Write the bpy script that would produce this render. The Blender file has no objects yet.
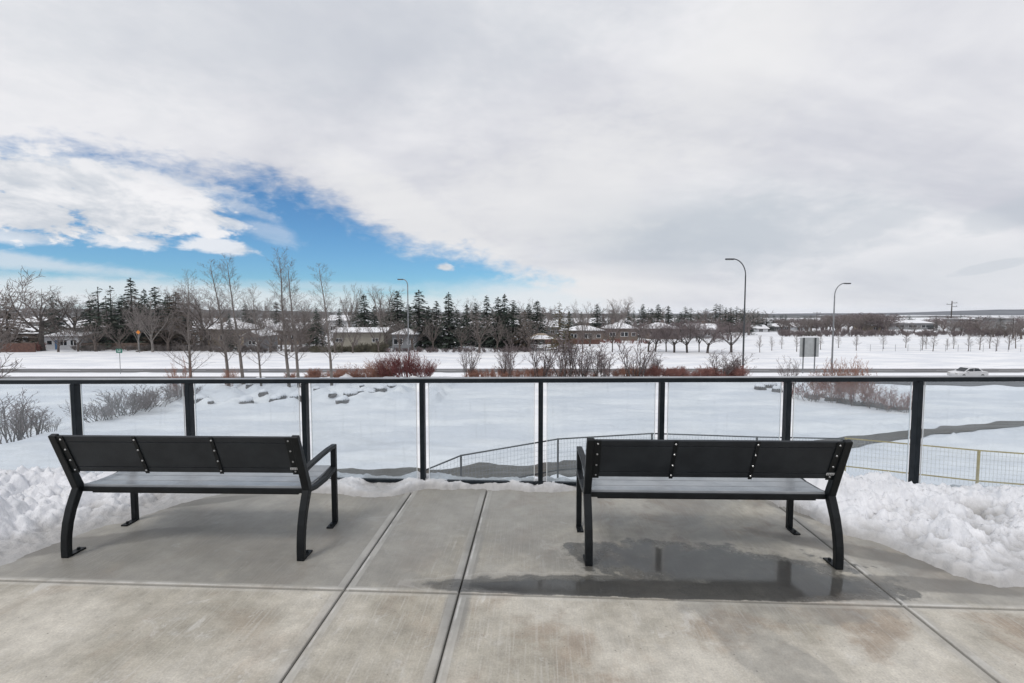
import bpy, math, random
from mathutils import Vector, noise
R = math.radians
SC = bpy.context.scene
COL = SC.collection

# ------------------------------------------------------------------ camera
H = 1.72; F = 483.0; PITCH = math.atan(29.5 / F)
STREET = -6.7
cam = bpy.data.cameras.new('camera'); cam_o = bpy.data.objects.new('camera', cam); COL.objects.link(cam_o)
cam.sensor_width = 36; cam.lens = F / 1024 * 36; cam.clip_start = 0.05; cam.clip_end = 20000
cam_o.location = (0, 0, H); cam_o.rotation_euler = (R(90) - PITCH, 0, 0)
SC.camera = cam_o
SC.view_settings.view_transform = 'Standard'; SC.view_settings.look = 'None'
SC.view_settings.exposure = 0.0; SC.view_settings.gamma = 1
SC.render.engine = 'CYCLES'
SC.cycles.use_denoising = True
SC.cycles.max_bounces = 8; SC.cycles.volume_bounces = 2; SC.cycles.transparent_max_bounces = 24

def at(px, py=None, Y=None, z=None):
    """a sight line through a photo pixel, cut at depth Y or height z (py None: only X at depth Y matters)"""
    v = (341.5 - (py if py is not None else 312)) / F; u = (px - 512) / F
    d = Vector((u, math.cos(PITCH) + v * math.sin(PITCH), -math.sin(PITCH) + v * math.cos(PITCH)))
    t = Y / d.y if Y is not None else (z - H) / d.z
    return Vector((0, 0, H)) + d * t

# ------------------------------------------------------------------ light
SUN_EL, SUN_AZ = 56.0, 222.0     # azimuth clockwise from +Y: sun behind and left of the camera, veiled
sun = bpy.data.lights.new('sun', 'SUN'); sun.energy = 1.3; sun.angle = R(16); sun.color = (1, .96, .9)
so = bpy.data.objects.new('sun', sun); COL.objects.link(so)
sd = Vector((math.sin(R(SUN_AZ)) * math.cos(R(SUN_EL)), math.cos(R(SUN_AZ)) * math.cos(R(SUN_EL)), math.sin(R(SUN_EL))))
so.rotation_euler = sd.to_track_quat('Z', 'Y').to_euler(); so.location = (0, -5, 30)

W = bpy.data.worlds.new('World'); SC.world = W; W.use_nodes = True
nt = W.node_tree; nt.nodes.clear()
class G:
    """small wrapper to write node maths"""
    def __init__(s, nt): s.nt = nt
    def n(s, t, **kw):
        x = s.nt.nodes.new(t)
        for k, v in kw.items(): setattr(x, k, v)
        return x
    def put(s, sock, v):
        if isinstance(v, (int, float)): sock.default_value = v
        elif isinstance(v, (tuple, list)):
            v = tuple(v)
            sock.default_value = v + (1,) if len(v) == 3 and len(sock.default_value) == 4 else v
        else: s.nt.links.new(v, sock)
    def m(s, op, a, b=0.0, c=None, clamp=False):
        x = s.n('ShaderNodeMath', operation=op, use_clamp=clamp); s.put(x.inputs[0], a); s.put(x.inputs[1], b)
        if c is not None: s.put(x.inputs[2], c)
        return x.outputs[0]
    def add(s, a, b): return s.m('ADD', a, b)
    def sub(s, a, b): return s.m('SUBTRACT', a, b)
    def mul(s, a, b): return s.m('MULTIPLY', a, b)
    def mx(s, a, b): return s.m('MAXIMUM', a, b)
    def ss(s, v, lo, hi, a=0.0, b=1.0):
        x = s.n('ShaderNodeMapRange', interpolation_type='SMOOTHSTEP'); s.put(x.inputs[0], v)
        for i, q in enumerate((lo, hi, a, b)): s.put(x.inputs[1 + i], q)
        return x.outputs[0]
    def mix(s, f, a, b, bt='MIX'):
        x = s.n('ShaderNodeMix', data_type='RGBA', blend_type=bt); s.put(x.inputs[0], f); s.put(x.inputs[6], a); s.put(x.inputs[7], b)
        return x.outputs[2]
    def noise(s, vec, scale, detail=4, rough=.55, dist=0.0, col=False):
        x = s.n('ShaderNodeTexNoise'); s.put(x.inputs['Vector'], vec); x.inputs['Scale'].default_value = scale
        x.inputs['Detail'].default_value = detail; x.inputs['Roughness'].default_value = rough; x.inputs['Distortion'].default_value = dist
        return x.outputs[1] if col else x.outputs[0]
    def xyz(s, x, y, z):
        c = s.n('ShaderNodeCombineXYZ'); s.put(c.inputs[0], x); s.put(c.inputs[1], y); s.put(c.inputs[2], z); return c.outputs[0]
    def sep(s, v):
        c = s.n('ShaderNodeSeparateXYZ'); s.put(c.inputs[0], v); return c.outputs
    def ramp(s, v, pts, interp='LINEAR'):
        x = s.n('ShaderNodeValToRGB'); s.put(x.inputs[0], v); e = x.color_ramp; e.interpolation = interp
        while len(e.elements) < len(pts): e.elements.new(0.5)
        for el, (p, c) in zip(e.elements, pts):
            el.position = p; el.color = (c, c, c, 1) if isinstance(c, (int, float)) else tuple(c) + (1,)
        return x.outputs[0]

g = G(nt)
def azel(px, py):
    d = (at(px, py, Y=10) - Vector((0, 0, H))).normalized()
    return math.degrees(math.atan2(d.x, d.y)), math.degrees(math.asin(d.z))
tc = g.n('ShaderNodeTexCoord'); dx, dy, dz = g.sep(tc.outputs['Generated'])
az = g.mul(g.m('ARCTAN2', dx, dy), 57.2958); el = g.mul(g.m('ARCSINE', dz), 57.2958)
den = g.add(g.mx(dz, 0.0), 0.30)
P = g.xyz(g.m('DIVIDE', dx, den), g.m('DIVIDE', dy, den), 0.3)           # cloud layer seen in perspective
SV = g.xyz(g.mul(az, .05), g.mul(el, .11), 0)                              # billows near the horizon
rx_ = g.n('ShaderNodeMapping'); g.put(rx_.inputs['Vector'], P); rx_.inputs['Rotation'].default_value = (0, 0, R(38)); rx_.inputs['Scale'].default_value = (.55, 1.25, 1)
n1 = g.noise(rx_.outputs[0], 1.1, 6, .55, .4); n2 = g.noise(P, 3.5, 6, .6, .3); n3 = g.noise(SV, 2.6, 6, .62, .4); n4 = g.noise(SV, 1.0, 3, .5)
n5 = g.noise(SV, 9, 5, .6, .3)
nn = g.add(g.add(g.mul(g.sub(n3, .5), 1.0), g.mul(g.sub(n2, .5), .4)), g.mul(g.sub(n5, .5), .75))
# edge of the great cloud sheet, as elevation over azimuth
pts = [(-400, 158), (0, 156), (90, 162), (150, 172), (200, 183), (260, 187), (300, 197), (340, 216), (370, 236), (410, 251), (470, 262), (510, 276), (540, 286), (570, 297), (620, 320), (700, 345)]
ae = [azel(*p) for p in pts]
lo, hi = -60.0, 60.0
er = g.ramp(g.m('DIVIDE', g.sub(az, lo), hi - lo, clamp=True), [(0, ae[0][1] / 45)] + [((a - lo) / (hi - lo), max(e, -8) / 45 + .2) for a, e in ae if a > -50] + [(1, .05)])
# ramp holds (elevation/45 + .2)
er.node.color_ramp.elements[0].color = (ae[1][1] / 45 + .2,) * 3 + (1,)
for e_ in er.node.color_ramp.elements: e_.color = (max(e_.color[0], 0),) * 3 + (1,)
edge = g.mul(g.sub(er, .2), 45)
sheet = g.ss(g.add(g.sub(el, edge), g.mul(nn, 6.0)), -1.3, 2.6)
# cloud everywhere away from the opening
back = g.ss(g.m('ABSOLUTE', az), 62, 80)
def blob(px, py, rx, ry, tilt=0, soft=.5, k=1.0, amp=.9):
    a, e = azel(px, py); a2, _ = azel(px + rx, py); _, e2 = azel(px, py - ry)
    ca, sa = math.cos(R(tilt)), math.sin(R(tilt))
    X = g.sub(az, a); Y_ = g.sub(el, e)
    u = g.m('DIVIDE', g.add(g.mul(X, ca), g.mul(Y_, sa)), a2 - a); v = g.m('DIVIDE', g.sub(g.mul(Y_, ca), g.mul(X, sa)), e2 - e)
    r = g.m('SQRT', g.add(g.mul(u, u), g.mul(v, v)))
    return g.mul(g.ss(g.add(r, g.mul(nn, -amp * 1.8)), 1 + soft * .5, 1 - soft * .5), k)
puffs = None
for b in [(20, 178, 95, 27, 0, .45, 1, 1.5), (95, 190, 78, 30, -12, .45, 1, 1.5), (30, 212, 90, 25, 0, .45, 1, 1.4), (120, 214, 80, 24, 0, .5, 1, 1.4), (185, 212, 56, 19, -8, .6, .97, 1.5), (150, 183, 36, 10, -14, .9, .8, 1.5), (225, 222, 26, 8, -10, .8, .85, 1.4), (130, 240, 46, 7, 0, .8, .85, 1.4), (222, 247, 34, 7, -4, .9, .85, 1.4),
          (444, 267, 10, 4.5, -8, .7, 1, 1.2), (250, 210, 30, 6, -20, 1, .35), (268, 232, 30, 10, -18, 1, .3), (15, 236, 40, 7, 0, 1, .7)]:
    m_ = blob(*b); puffs = m_ if puffs is None else g.mx(puffs, m_)
thin = None
for b in [(105, 178, 130, 20, -6, 1.0, .8, .9), (190, 192, 45, 14, -18, 1.2, .5, .9), (20, 262, 120, 7, -5, 1.2, .6, .9), (90, 290, 160, 12, 0, 1.2, .75, .7), (230, 300, 150, 13, 0, 1.4, .75, .6), (330, 287, 90, 5, 0, 1.4, .35, .7), (560, 300, 120, 18, 0, 1.3, .9, .4), (470, 304, 120, 9, 0, 1.3, .7, .5), (20, 298, 120, 12, 0, 1, .85, .6)]:
    m_ = blob(*b); thin = m_ if thin is None else g.mx(thin, m_)
sky = g.n('ShaderNodeTexSky', sky_type='NISHITA'); sky.sun_disc = False; sky.sun_elevation = R(SUN_EL); sky.sun_rotation = R(SUN_AZ)
sky.air_density = 1.0; sky.dust_density = .3; sky.ozone_density = 3.0; sky.altitude = 1000
STR = 0.1
skc = g.mix(1.0, sky.outputs[0], (.48, .84, 1.06), 'MULTIPLY')
def C(*c): return tuple(v / STR for v in c)
# sheet shading: broad soft bands, thicker grey patches towards the right horizon
shade = g.ss(g.add(g.mul(n1, .8), g.mul(n2, .2)), .36, .64)
sheet_c = g.mix(shade, C(.60, .615, .68), C(.86, .86, .885))
grey = None
for b in [(700, 235, 190, 42, 0, 1.4, .8, .6), (855, 232, 90, 16, 18, .9, .55, .8), (1010, 215, 60, 14, 14, 1, .5, .8), (985, 268, 45, 6, 12, .8, .6, .6), (640, 292, 60, 10, 0, 1.4, .2, .6), (930, 275, 190, 30, 0, 1.6, .4, .4), (330, 40, 320, 70, 8, 1.6, .35, .9)]:
    m_ = blob(*b); grey = m_ if grey is None else g.mx(grey, m_)
sheet_c = g.mix(grey, sheet_c, C(.50, .555, .62))
lit = None
for b in [(560, 190, 170, 60, 20, 1.6, .6, .9), (560, 290, 110, 22, 0, 1.3, .85, .4), (430, 225, 100, 26, -25, 1.3, .7, .9), (740, 70, 150, 60, 40, 1.8, .5, .8)]:
    m_ = blob(*b); lit = m_ if lit is None else g.mx(lit, m_)
sheet_c = g.mix(lit, sheet_c, C(.84, .84, .845))
puff_c = g.mix(g.ss(g.add(g.add(g.mul(n3, .75), g.mul(n5, .25)), g.mul(n4, .4)), .56, .80), C(.60, .64, .70), C(.90, .90, .92))
col = g.mix(thin, skc, C(.80, .82, .85))
col = g.mix(puffs, col, puff_c)
col = g.mix(g.mx(sheet, back), col, sheet_c)
below = g.ss(dz, -.02, -.001, 1, 0)
col = g.mix(below, col, C(.55, .58, .62))
bg = g.n('ShaderNodeBackground'); g.put(bg.inputs[0], col); bg.inputs[1].default_value = STR
wo = g.n('ShaderNodeOutputWorld'); nt.links.new(bg.outputs[0], wo.inputs[0])

# ------------------------------------------------------------------ helpers
class MB:
    """collects geometry and links it as one mesh object"""
    def __init__(s): s.v = []; s.f = []
    def box(s, c, size, rot=None):
        b = len(s.v)
        for sx in (-.5, .5):
            for sy in (-.5, .5):
                for sz in (-.5, .5):
                    p = Vector((sx * size[0], sy * size[1], sz * size[2]))
                    if rot is not None: p = rot @ p
                    s.v.append(tuple(Vector(c) + p))
        for q in ((0, 1, 3, 2), (4, 6, 7, 5), (0, 4, 5, 1), (2, 3, 7, 6), (0, 2, 6, 4), (1, 5, 7, 3)): s.f.append(tuple(b + i for i in q))
        return s
    def bar(s, a, b_, w, h):
        """square bar between two points"""
        a = Vector(a); b_ = Vector(b_); d = b_ - a; q = d.to_track_quat('Y', 'Z').to_matrix()
        return s.box((a + b_) / 2, (w, d.length, h), q)
    def tube(s, p0, p1, r0, r1, n=3, cap=False):
        p0 = Vector(p0); p1 = Vector(p1); d = (p1 - p0)
        if d.length < 1e-6: return s
        d.normalize(); a = d.orthogonal().normalized(); c = d.cross(a); b = len(s.v)
        for p, r in ((p0, r0), (p1, r1)):
            for i in range(n):
                t = 2 * math.pi * i / n; s.v.append(tuple(p + a * (math.cos(t) * r) + c * (math.sin(t) * r)))
        for i in range(n): j = (i + 1) % n; s.f.append((b + i, b + j, b + n + j, b + n + i))
        if cap: s.f.append(tuple(b + n + i for i in range(n))); s.f.append(tuple(b + n - 1 - i for i in range(n)))
        return s
    def prism(s, prof, x0, x1, axis='x'):
        """profile of (a, b) points extruded: axis x -> points are (y, z)"""
        b = len(s.v); n = len(prof)
        for x in (x0, x1):
            for p in prof: s.v.append((x, p[0], p[1]) if axis == 'x' else (p[0], x, p[1]) if axis == 'y' else (p[0], p[1], x))
        s.f.append(tuple(b + i for i in range(n))); s.f.append(tuple(b + n + n - 1 - i for i in range(n)))
        for i in range(n): j = (i + 1) % n; s.f.append((b + j, b + i, b + n + i, b + n + j))
        return s
    def strip(s, path, w, t, x):
        """flat bar following a path in the (y, z) plane: w across (x), t thick"""
        b = len(s.v); n = len(path)
        for i, (y, z) in enumerate(path):
            a = Vector(path[max(i - 1, 0)]); c = Vector(path[min(i + 1, n - 1)]); d = (c - a).normalized(); nn_ = Vector((-d.y, d.x))
            th = t[i] if isinstance(t, (list, tuple)) else t
            for sx, sn in ((-.5, -.5), (.5, -.5), (.5, .5), (-.5, .5)):
                s.v.append((x + sx * w, y + nn_.x * sn * th, z + nn_.y * sn * th))
        for i in range(n - 1):
            for k in range(4): l = (k + 1) % 4; s.f.append((b + i * 4 + k, b + i * 4 + l, b + i * 4 + 4 + l, b + i * 4 + 4 + k))
        s.f.append((b + 3, b + 2, b + 1, b)); e = b + (n - 1) * 4; s.f.append((e, e + 1, e + 2, e + 3))
        return s
    def tri(s, a, b_, c):
        b = len(s.v); s.v += [tuple(a), tuple(b_), tuple(c)]; s.f.append((b, b + 1, b + 2)); return s
    def quad(s, a, b_, c, d):
        b = len(s.v); s.v += [tuple(a), tuple(b_), tuple(c), tuple(d)]; s.f.append((b, b + 1, b + 2, b + 3)); return s
    def mesh(s, name):
        me = bpy.data.meshes.new(name); me.from_pydata(s.v, [], s.f); me.update(); return me
    def build(s, name, mat, parent=None, bevel=0, smooth=False):
        return link(name, s.mesh(name), mat, parent, bevel, smooth)
def link(name, me, mat, parent=None, bevel=0, smooth=False):
    o = bpy.data.objects.new(name, me); COL.objects.link(o)
    if mat and not me.materials: me.materials.append(mat)
    if parent: o.parent = parent
    if smooth:
        for p in me.polygons: p.use_smooth = True
    if bevel:
        m = o.modifiers.new('bevel', 'BEVEL'); m.width = bevel; m.segments = 2; m.limit_method = 'ANGLE'
    return o
def tag(o, label=None, cat=None, group=None, kind=None):
    if label: o['label'] = label
    if cat: o['category'] = cat
    if group: o['group'] = group
    if kind: o['kind'] = kind
    return o
def empty(name, loc, rz=0, label=None, cat=None, group=None):
    o = bpy.data.objects.new(name, None); COL.objects.link(o); o.location = loc; o.rotation_euler = (0, 0, rz)
    return tag(o, label, cat, group)
def copy_tree(o, parent=None):
    c = o.copy(); COL.objects.link(c)
    if parent: c.parent = parent
    for ch in [x for x in bpy.data.objects if x.parent == o]: copy_tree(ch, c)
    return c
ORD = ['first', 'second', 'third', 'fourth', 'fifth', 'sixth', 'seventh', 'eighth', 'ninth', 'tenth', 'eleventh', 'twelfth', 'thirteenth', 'fourteenth', 'fifteenth',
       'sixteenth', 'seventeenth', 'eighteenth', 'nineteenth', 'twentieth', 'twenty-first', 'twenty-second', 'twenty-third', 'twenty-fourth', 'twenty-fifth', 'twenty-sixth', 'twenty-seventh', 'twenty-eighth', 'twenty-ninth', 'thirtieth', 'thirty-first', 'thirty-second', 'thirty-third', 'thirty-fourth', 'thirty-fifth', 'thirty-sixth']

M = {}
def mat(name, c1, c2=None, rough=.6, scale=8, metal=0, bump=0, bscale=40, detail=4, spec=.5, coord='Object'):
    m = bpy.data.materials.new(name); m.use_nodes = True; t = m.node_tree; q = G(t); b = t.nodes['Principled BSDF']
    b.inputs['Roughness'].default_value = rough; b.inputs['Metallic'].default_value = metal; b.inputs['Specular IOR Level'].default_value = spec
    co = q.n('ShaderNodeTexCoord').outputs[coord]
    if c2 is None: b.inputs['Base Color'].default_value = tuple(c1) + (1,)
    else: q.put(b.inputs['Base Color'], q.mix(q.ss(q.noise(co, scale, detail), .35, .65), c1, c2))
    if bump:
        bn = q.n('ShaderNodeBump'); bn.inputs['Strength'].default_value = bump; bn.inputs['Distance'].default_value = .02
        q.put(bn.inputs['Height'], q.noise(co, bscale, 5, .6)); q.put(b.inputs['Normal'], bn.outputs[0])
    M[name] = m; return m
mat('bench_metal', (.003, .0045, .006), (.006, .0085, .0105), .42, 12, bump=.05, bscale=300, spec=.28)
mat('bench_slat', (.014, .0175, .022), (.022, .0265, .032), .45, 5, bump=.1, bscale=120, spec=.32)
mat('seat_slat', (.27, .29, .31), (.33, .35, .37), .24, 6, bump=.08, bscale=180)  # much paler than the back slats: sky reflection put into the base colour
mat('bolt', (.45, .46, .48), rough=.3, metal=.8)
mat('sticker', (.55, .56, .57), rough=.5)
mat('ink', (.05, .05, .05), rough=.6)
mat('rail_metal', (.006, .010, .014), (.011, .016, .021), .5, 9, spec=.22)
mat('rail_sheen', (.20, .21, .225), (.30, .31, .33), .35, 3)
mat('black_metal', (.012, .014, .018), rough=.45)
mat('rubber', (.015, .015, .015), rough=.8)
mat('yellow_paint', (.30, .23, .07), (.38, .30, .10), .5, 6)
mat('wire', (.22, .24, .27), rough=.5, metal=.3)
mat('yellow_wire', (.40, .38, .30), rough=.5)
mat('snow', (.78, .80, .84), (.84, .85, .88), .75, 3, bump=.5, bscale=6, spec=.2)
mat('clean_snow', (.74, .76, .80), (.86, .87, .89), .7, .5, bump=.35, bscale=4, spec=.2)
def ground_snow():
    m = bpy.data.materials.new('ground_snow'); m.use_nodes = True; q = G(m.node_tree); b = m.node_tree.nodes['Principled BSDF']
    co = q.n('ShaderNodeTexCoord').outputs['Object']; x, y, z = q.sep(co)
    v = q.xyz(q.mul(x, .35), y, 0)
    c = q.mix(q.ss(q.noise(v, .35, 6, .6), .38, .66), (.70, .725, .77), (.86, .87, .885))
    c = q.mix(q.mul(q.ss(q.noise(v, 1.6, 6, .7), .56, .72), .35), c, (.66, .68, .71))
    near = q.ss(y, 60, 45)
    band = q.mul(q.ss(y, 18.5, 19.5), q.ss(q.add(y, q.mul(x, .12)), 24.5, 21.5)); band = q.mul(band, q.ss(q.noise(v, 1.1, 6, .7), .42, .62))
    c = q.mix(q.mul(band, .35), c, (.55, .56, .58))
    c = q.mix(q.mul(near, q.mul(q.ss(q.noise(co, 5.0, 5, .7), .66, .74), .55)), c, (.40, .37, .33))     # grass tips and grit poking through
    q.put(b.inputs['Base Color'], c); b.inputs['Roughness'].default_value = .75; b.inputs['Specular IOR Level'].default_value = .2
    bn = q.n('ShaderNodeBump'); bn.inputs['Strength'].default_value = .9; bn.inputs['Distance'].default_value = .06
    q.put(bn.inputs['Height'], q.add(q.noise(v, 2.2, 6, .65), q.mul(q.noise(co, 9, 4, .6), .35))); q.put(b.inputs['Normal'], bn.outputs[0])
    M['ground_snow'] = m
ground_snow()
mat('rock', (.07, .068, .07), (.17, .16, .16), .8, 1.5, bump=.8, bscale=5)
mat('bark_grey', (.17, .155, .145), (.26, .24, .22), .85, 2)
mat('bark_aspen', (.12, .105, .095), (.20, .18, .165), .85, 3)
mat('bark_brown', (.085, .068, .062), (.14, .115, .10), .9, 2)
mat('bark_dark', (.045, .038, .036), (.08, .068, .06), .9, 2)
mat('twig_grey', (.17, .15, .145), (.25, .225, .21), .9, 1.5)
mat('twig_brown', (.125, .108, .10), (.20, .175, .165), .9, 1.2)
mat('twig_red', (.19, .08, .07), (.30, .15, .125), .85, 1.5)
mat('twig_orange', (.24, .12, .085), (.36, .20, .15), .85, 1.5)
mat('twig_dark_red', (.13, .04, .04), (.21, .075, .07), .85, 1.5)
mat('twig_mauve', (.135, .108, .11), (.21, .175, .175), .9, 1.2)
mat('needle', (.022, .038, .027), (.048, .070, .048), .8, 1.2)
mat('needle_brown', (.06, .045, .03), (.10, .07, .045), .8, 1.2)
mat('needle_gold', (.09, .08, .045), (.15, .125, .07), .8, 1.2)
mat('leaf_rust', (.22, .08, .05), (.30, .13, .09), .8, 3)
mat('olive_hedge', (.10, .095, .065), (.17, .155, .11), .9, 1.5)
mat('lamp_steel', (.20, .21, .22), (.27, .28, .29), .45, 3, metal=.5)
mat('lamp_dark', (.035, .04, .045), rough=.5)
mat('lamp_lens', (.6, .6, .58), rough=.3)
mat('sign_back', (.36, .38, .385), (.42, .44, .445), .5, 2)
mat('sign_green', (.005, .16, .11), rough=.5)
mat('sign_orange', (.65, .22, .03), rough=.5)
mat('white_paint', (.75, .76, .78), rough=.4)
mat('wall_white', (.55, .56, .58), (.62, .63, .64), .8, .8)
mat('wall_beige', (.26, .245, .205), (.31, .29, .245), .8, .8)
mat('wall_grey', (.20, .21, .225), (.25, .26, .27), .8, .8)
mat('wall_brown', (.13, .10, .085), (.17, .135, .11), .8, .8)
mat('wall_tan', (.30, .25, .19), (.35, .29, .22), .8, .8)
mat('wall_blue', (.07, .16, .30), rough=.6)
mat('concrete_block', (.33, .33, .34), (.38, .38, .38), .8, .5)
mat('window_dark', (.02, .025, .03), rough=.1)
mat('fascia', (.20, .18, .17), rough=.7)
mat('fence_wood', (.10, .07, .055), (.15, .11, .09), .85, 2)
mat('fence_red', (.08, .038, .03), (.12, .06, .045), .85, 2)
mat('car_white', (.70, .71, .73), rough=.25)
mat('car_glass', (.02, .025, .03), rough=.05)
mat('car_red_lamp', (.4, .02, .02), rough=.3)
mat('chrome', (.6, .6, .6), rough=.2, metal=1)
mat('podium', (.30, .30, .30), (.36, .36, .35), .8, 1)

# ------------------------------------------------------------------ terrain
def sstep(a, b, x):
    t = min(max((x - a) / (b - a), 0), 1); return t * t * (3 - 2 * t)
pp = [(-24, 14.6), (-14, 15.4)] + [tuple(at(px, py, z=-4.35 - max(0, px - 700) * .0007).xy) for px, py in ((250, 480), (330, 479), (420, 477.5), (540, 472), (600, 468), (700, 459.5), (800, 450.5), (870, 442), (926, 435.5), (970, 431.5), (1024, 427), (1090, 422), (1180, 417))]
def path_d(x, y):
    best = 99
    for a, b in zip(pp, pp[1:]):
        ex, ey = b[0] - a[0], b[1] - a[1]; t = max(0, min(1, ((x - a[0]) * ex + (y - a[1]) * ey) / (ex * ex + ey * ey)))
        best = min(best, math.hypot(x - a[0] - ex * t, y - a[1] - ey * t))
    return best
rngf = random.Random(77); STEPS = {}
def add_steps(x0, y0, x1, y1):
    L = math.hypot(x1 - x0, y1 - y0); n = int(L / .38)
    for k in range(n):
        t = k / n; ox = .12 * (-1) ** k; x = x0 + (x1 - x0) * t + 1.1 * math.sin(t * 5 + x0) + ox + rngf.gauss(0, .05); y = y0 + (y1 - y0) * t + rngf.gauss(0, .06)
        STEPS.setdefault((int(x // 1), int(y // 1)), []).append((x, y))
for a in ((-9, 19, 6, 33), (-5, 20, -12, 30), (3, 20.5, 14, 36), (8, 22, -4, 38), (-16, 19, -2, 27), (19, 27, 30, 29), (14, 21, 22, 20), (-1, 19, 1, 30)): add_steps(*a)
def relief(x, y):
    """small relief of the garden snow: ploughed rows beside the path, footprints, drifts"""
    d = path_d(x, y); off = sstep(.85, 1.25, d)
    h = .17 * math.exp(-((d - 1.25) / .30) ** 2) * (1 + 1.1 * noise.noise(Vector((x * 2.1, y * 2.1, 4))) + .5 * noise.noise(Vector((x * 5, y * 5, 4))))
    h += .09 * math.exp(-((d - 3.0) / .8) ** 2) * (1 + noise.noise(Vector((x * .8, y * .8, 1))))
    h += off * (.10 * noise.noise(Vector((x * .35, y * 1.3, 9))) + .035 * noise.noise(Vector((x * 2.3, y * 3.3, 2))) - .05 * max(0, noise.noise(Vector((x * 3.1, y * 3.1, 7))) - .28))
    cx, cy = int(x // 1), int(y // 1)
    for ix in (cx - 1, cx, cx + 1):
        for iy in (cy - 1, cy, cy + 1):
            for (sx, sy) in STEPS.get((ix, iy), ()):
                q2 = (x - sx) ** 2 + (y - sy) ** 2
                if q2 < .12: h -= off * .11 * math.exp(-q2 / .025)
    return h
def terrain(x, y):
    # garden terrace: -3.2 beside the deck, about -4.4 over the terrace, falling away to the street beyond its rim
    base = -3.35 - 1.0 * sstep(12.5, 17.5, y) - .15 * sstep(20, 44, y)
    rim_y = 46.0
    dxo = max(x - 23 - 18 * sstep(34, 27, y), -22.5 - x, 0); dyo = max(y - rim_y, 0)
    ca = max(y - 30, 0) * max(x - 12, 0) * .02 if x > 0 else max(y - 38, 0) * max(-x - 12, 0) * .02
    d = math.hypot(dxo, dyo) + ca
    k = sstep(0, 9 if x < 0 else 15, d)
    z = base * (1 - k) + STREET * k
    amp = 1 - sstep(46, 50, y)
    if 11 < y < 46 and abs(x) < 60: amp *= .12 + .88 * sstep(1.5, 6, path_d(x, y))
    z += amp * (.16 * noise.noise(Vector((x * .16, y * .16, 3))) + .05 * noise.noise(Vector((x * .7, y * .7, 8))))
    if -25 < x < -5 and 30 < y < 44: z += .62 * sstep(30, 32, y) * max(0, noise.noise(Vector((x * .9, y * .9, 1))) + .30) 
    if 11 < y < 46 and abs(x) < 50: z += relief(x, y)
    if y > 74: z += .25 * sstep(74, 90, y) * (noise.noise(Vector((x * .03, y * .03, 5))) + .4)
    if y > 260: z += -1.0 * sstep(260, 600, y) 
    return z
def axis(dense0, dense1, step, far0, far1, grow=1.18):
    a = [dense0 + i * step for i in range(int((dense1 - dense0) / step) + 1)]
    s = step; x = a[-1]
    while x < far1: s *= grow; x += s; a.append(x)
    s = step; x = a[0]; pre = []
    while x > far0: s *= grow; x -= s; pre.append(x)
    return pre[::-1] + a
xs = axis(-34, 34, .22, -6000, 6000); ys = axis(11.5, 40, .20, -40, 9000, 1.14)
mb = MB(); nx = len(xs)
for y in ys:
    for x in xs: mb.v.append((x, y, terrain(x, y)))
for j in range(len(ys) - 1):
    for i in range(nx - 1): mb.f.append((j * nx + i, j * nx + i + 1, (j + 1) * nx + i + 1, (j + 1) * nx + i))
tag(mb.build('ground', M['ground_snow'], smooth=True), 'snow covered ground falling from the terrace to the street and open field', kind='structure')

# hills: wooded ridges on the skyline
def hill(name, label, Yd, prof, m, depth, seed):
    mb = MB(); n = 260; X0 = at(prof[0][0], Y=Yd).x; X1 = at(prof[-1][0], Y=Yd).x
    for i in range(n):
        x = X0 + (X1 - X0) * i / (n - 1); px = 512 + x / Yd * F; py = prof[0][1] if px < prof[0][0] else prof[-1][1]
        for a, b in zip(prof, prof[1:]):
            if a[0] <= px <= b[0] + 1e-6: t = (px - a[0]) / (b[0] - a[0]); py = a[1] + (b[1] - a[1]) * t
        top = H + (312 - py) * Yd / F + Yd / F * 2.2 * noise.noise(Vector((x / Yd * (60 if Yd < 2000 else 9), seed, 0))) * (1 if Yd < 2000 else .4) + Yd / F * .5 * noise.noise(Vector((x / Yd * 260, seed, 4)))
        for k in range(6):
            t = k / 5; mb.v.append((x, Yd - depth * (1 - t), -9 + (top + 9) * math.sin(t * math.pi / 2)))
        mb.v.append((x, Yd + depth, -9))
    for i in range(n - 1):
        for k in range(6): mb.f.append((i * 7 + k, i * 7 + 7 + k, i * 7 + 8 + k, i * 7 + 1 + k))
    return tag(mb.build(name, m), label, kind='structure')
def hillmat(name, dark, light, sc, th):
    m = bpy.data.materials.new(name); m.use_nodes = True; q = G(m.node_tree); b = m.node_tree.nodes['Principled BSDF']
    co = q.n('ShaderNodeTexCoord').outputs['Object']; s_ = q.sep(co)
    v = q.xyz(q.mul(s_[0], 1), q.mul(s_[1], .25), q.mul(s_[2], 6))
    q.put(b.inputs['Base Color'], q.mix(q.ss(q.noise(v, sc, 6, .7), th, th + .14), dark, light)); b.inputs['Roughness'].default_value = .95
    return m
hill('hills', 'dark wooded ridge along the skyline', 900, [(-300, 307), (-60, 308), (60, 309), (140, 309), (240, 310), (340, 312), (440, 312), (620, 314), (780, 315), (900, 317), (1150, 317), (1500, 316)], hillmat('ridge', (.08, .085, .09), (.45, .47, .50), .03, .52), 160, 2)
hill('hills', 'pale blue hills with streaks of snow far away', 1900, [(520, 315), (700, 314), (830, 314), (900, 313.5), (960, 312), (1024, 310), (1150, 307), (1400, 305)], hillmat('far_hill', (.09, .10, .12), (.42, .45, .50), .012, .55), 750, 9)

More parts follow.
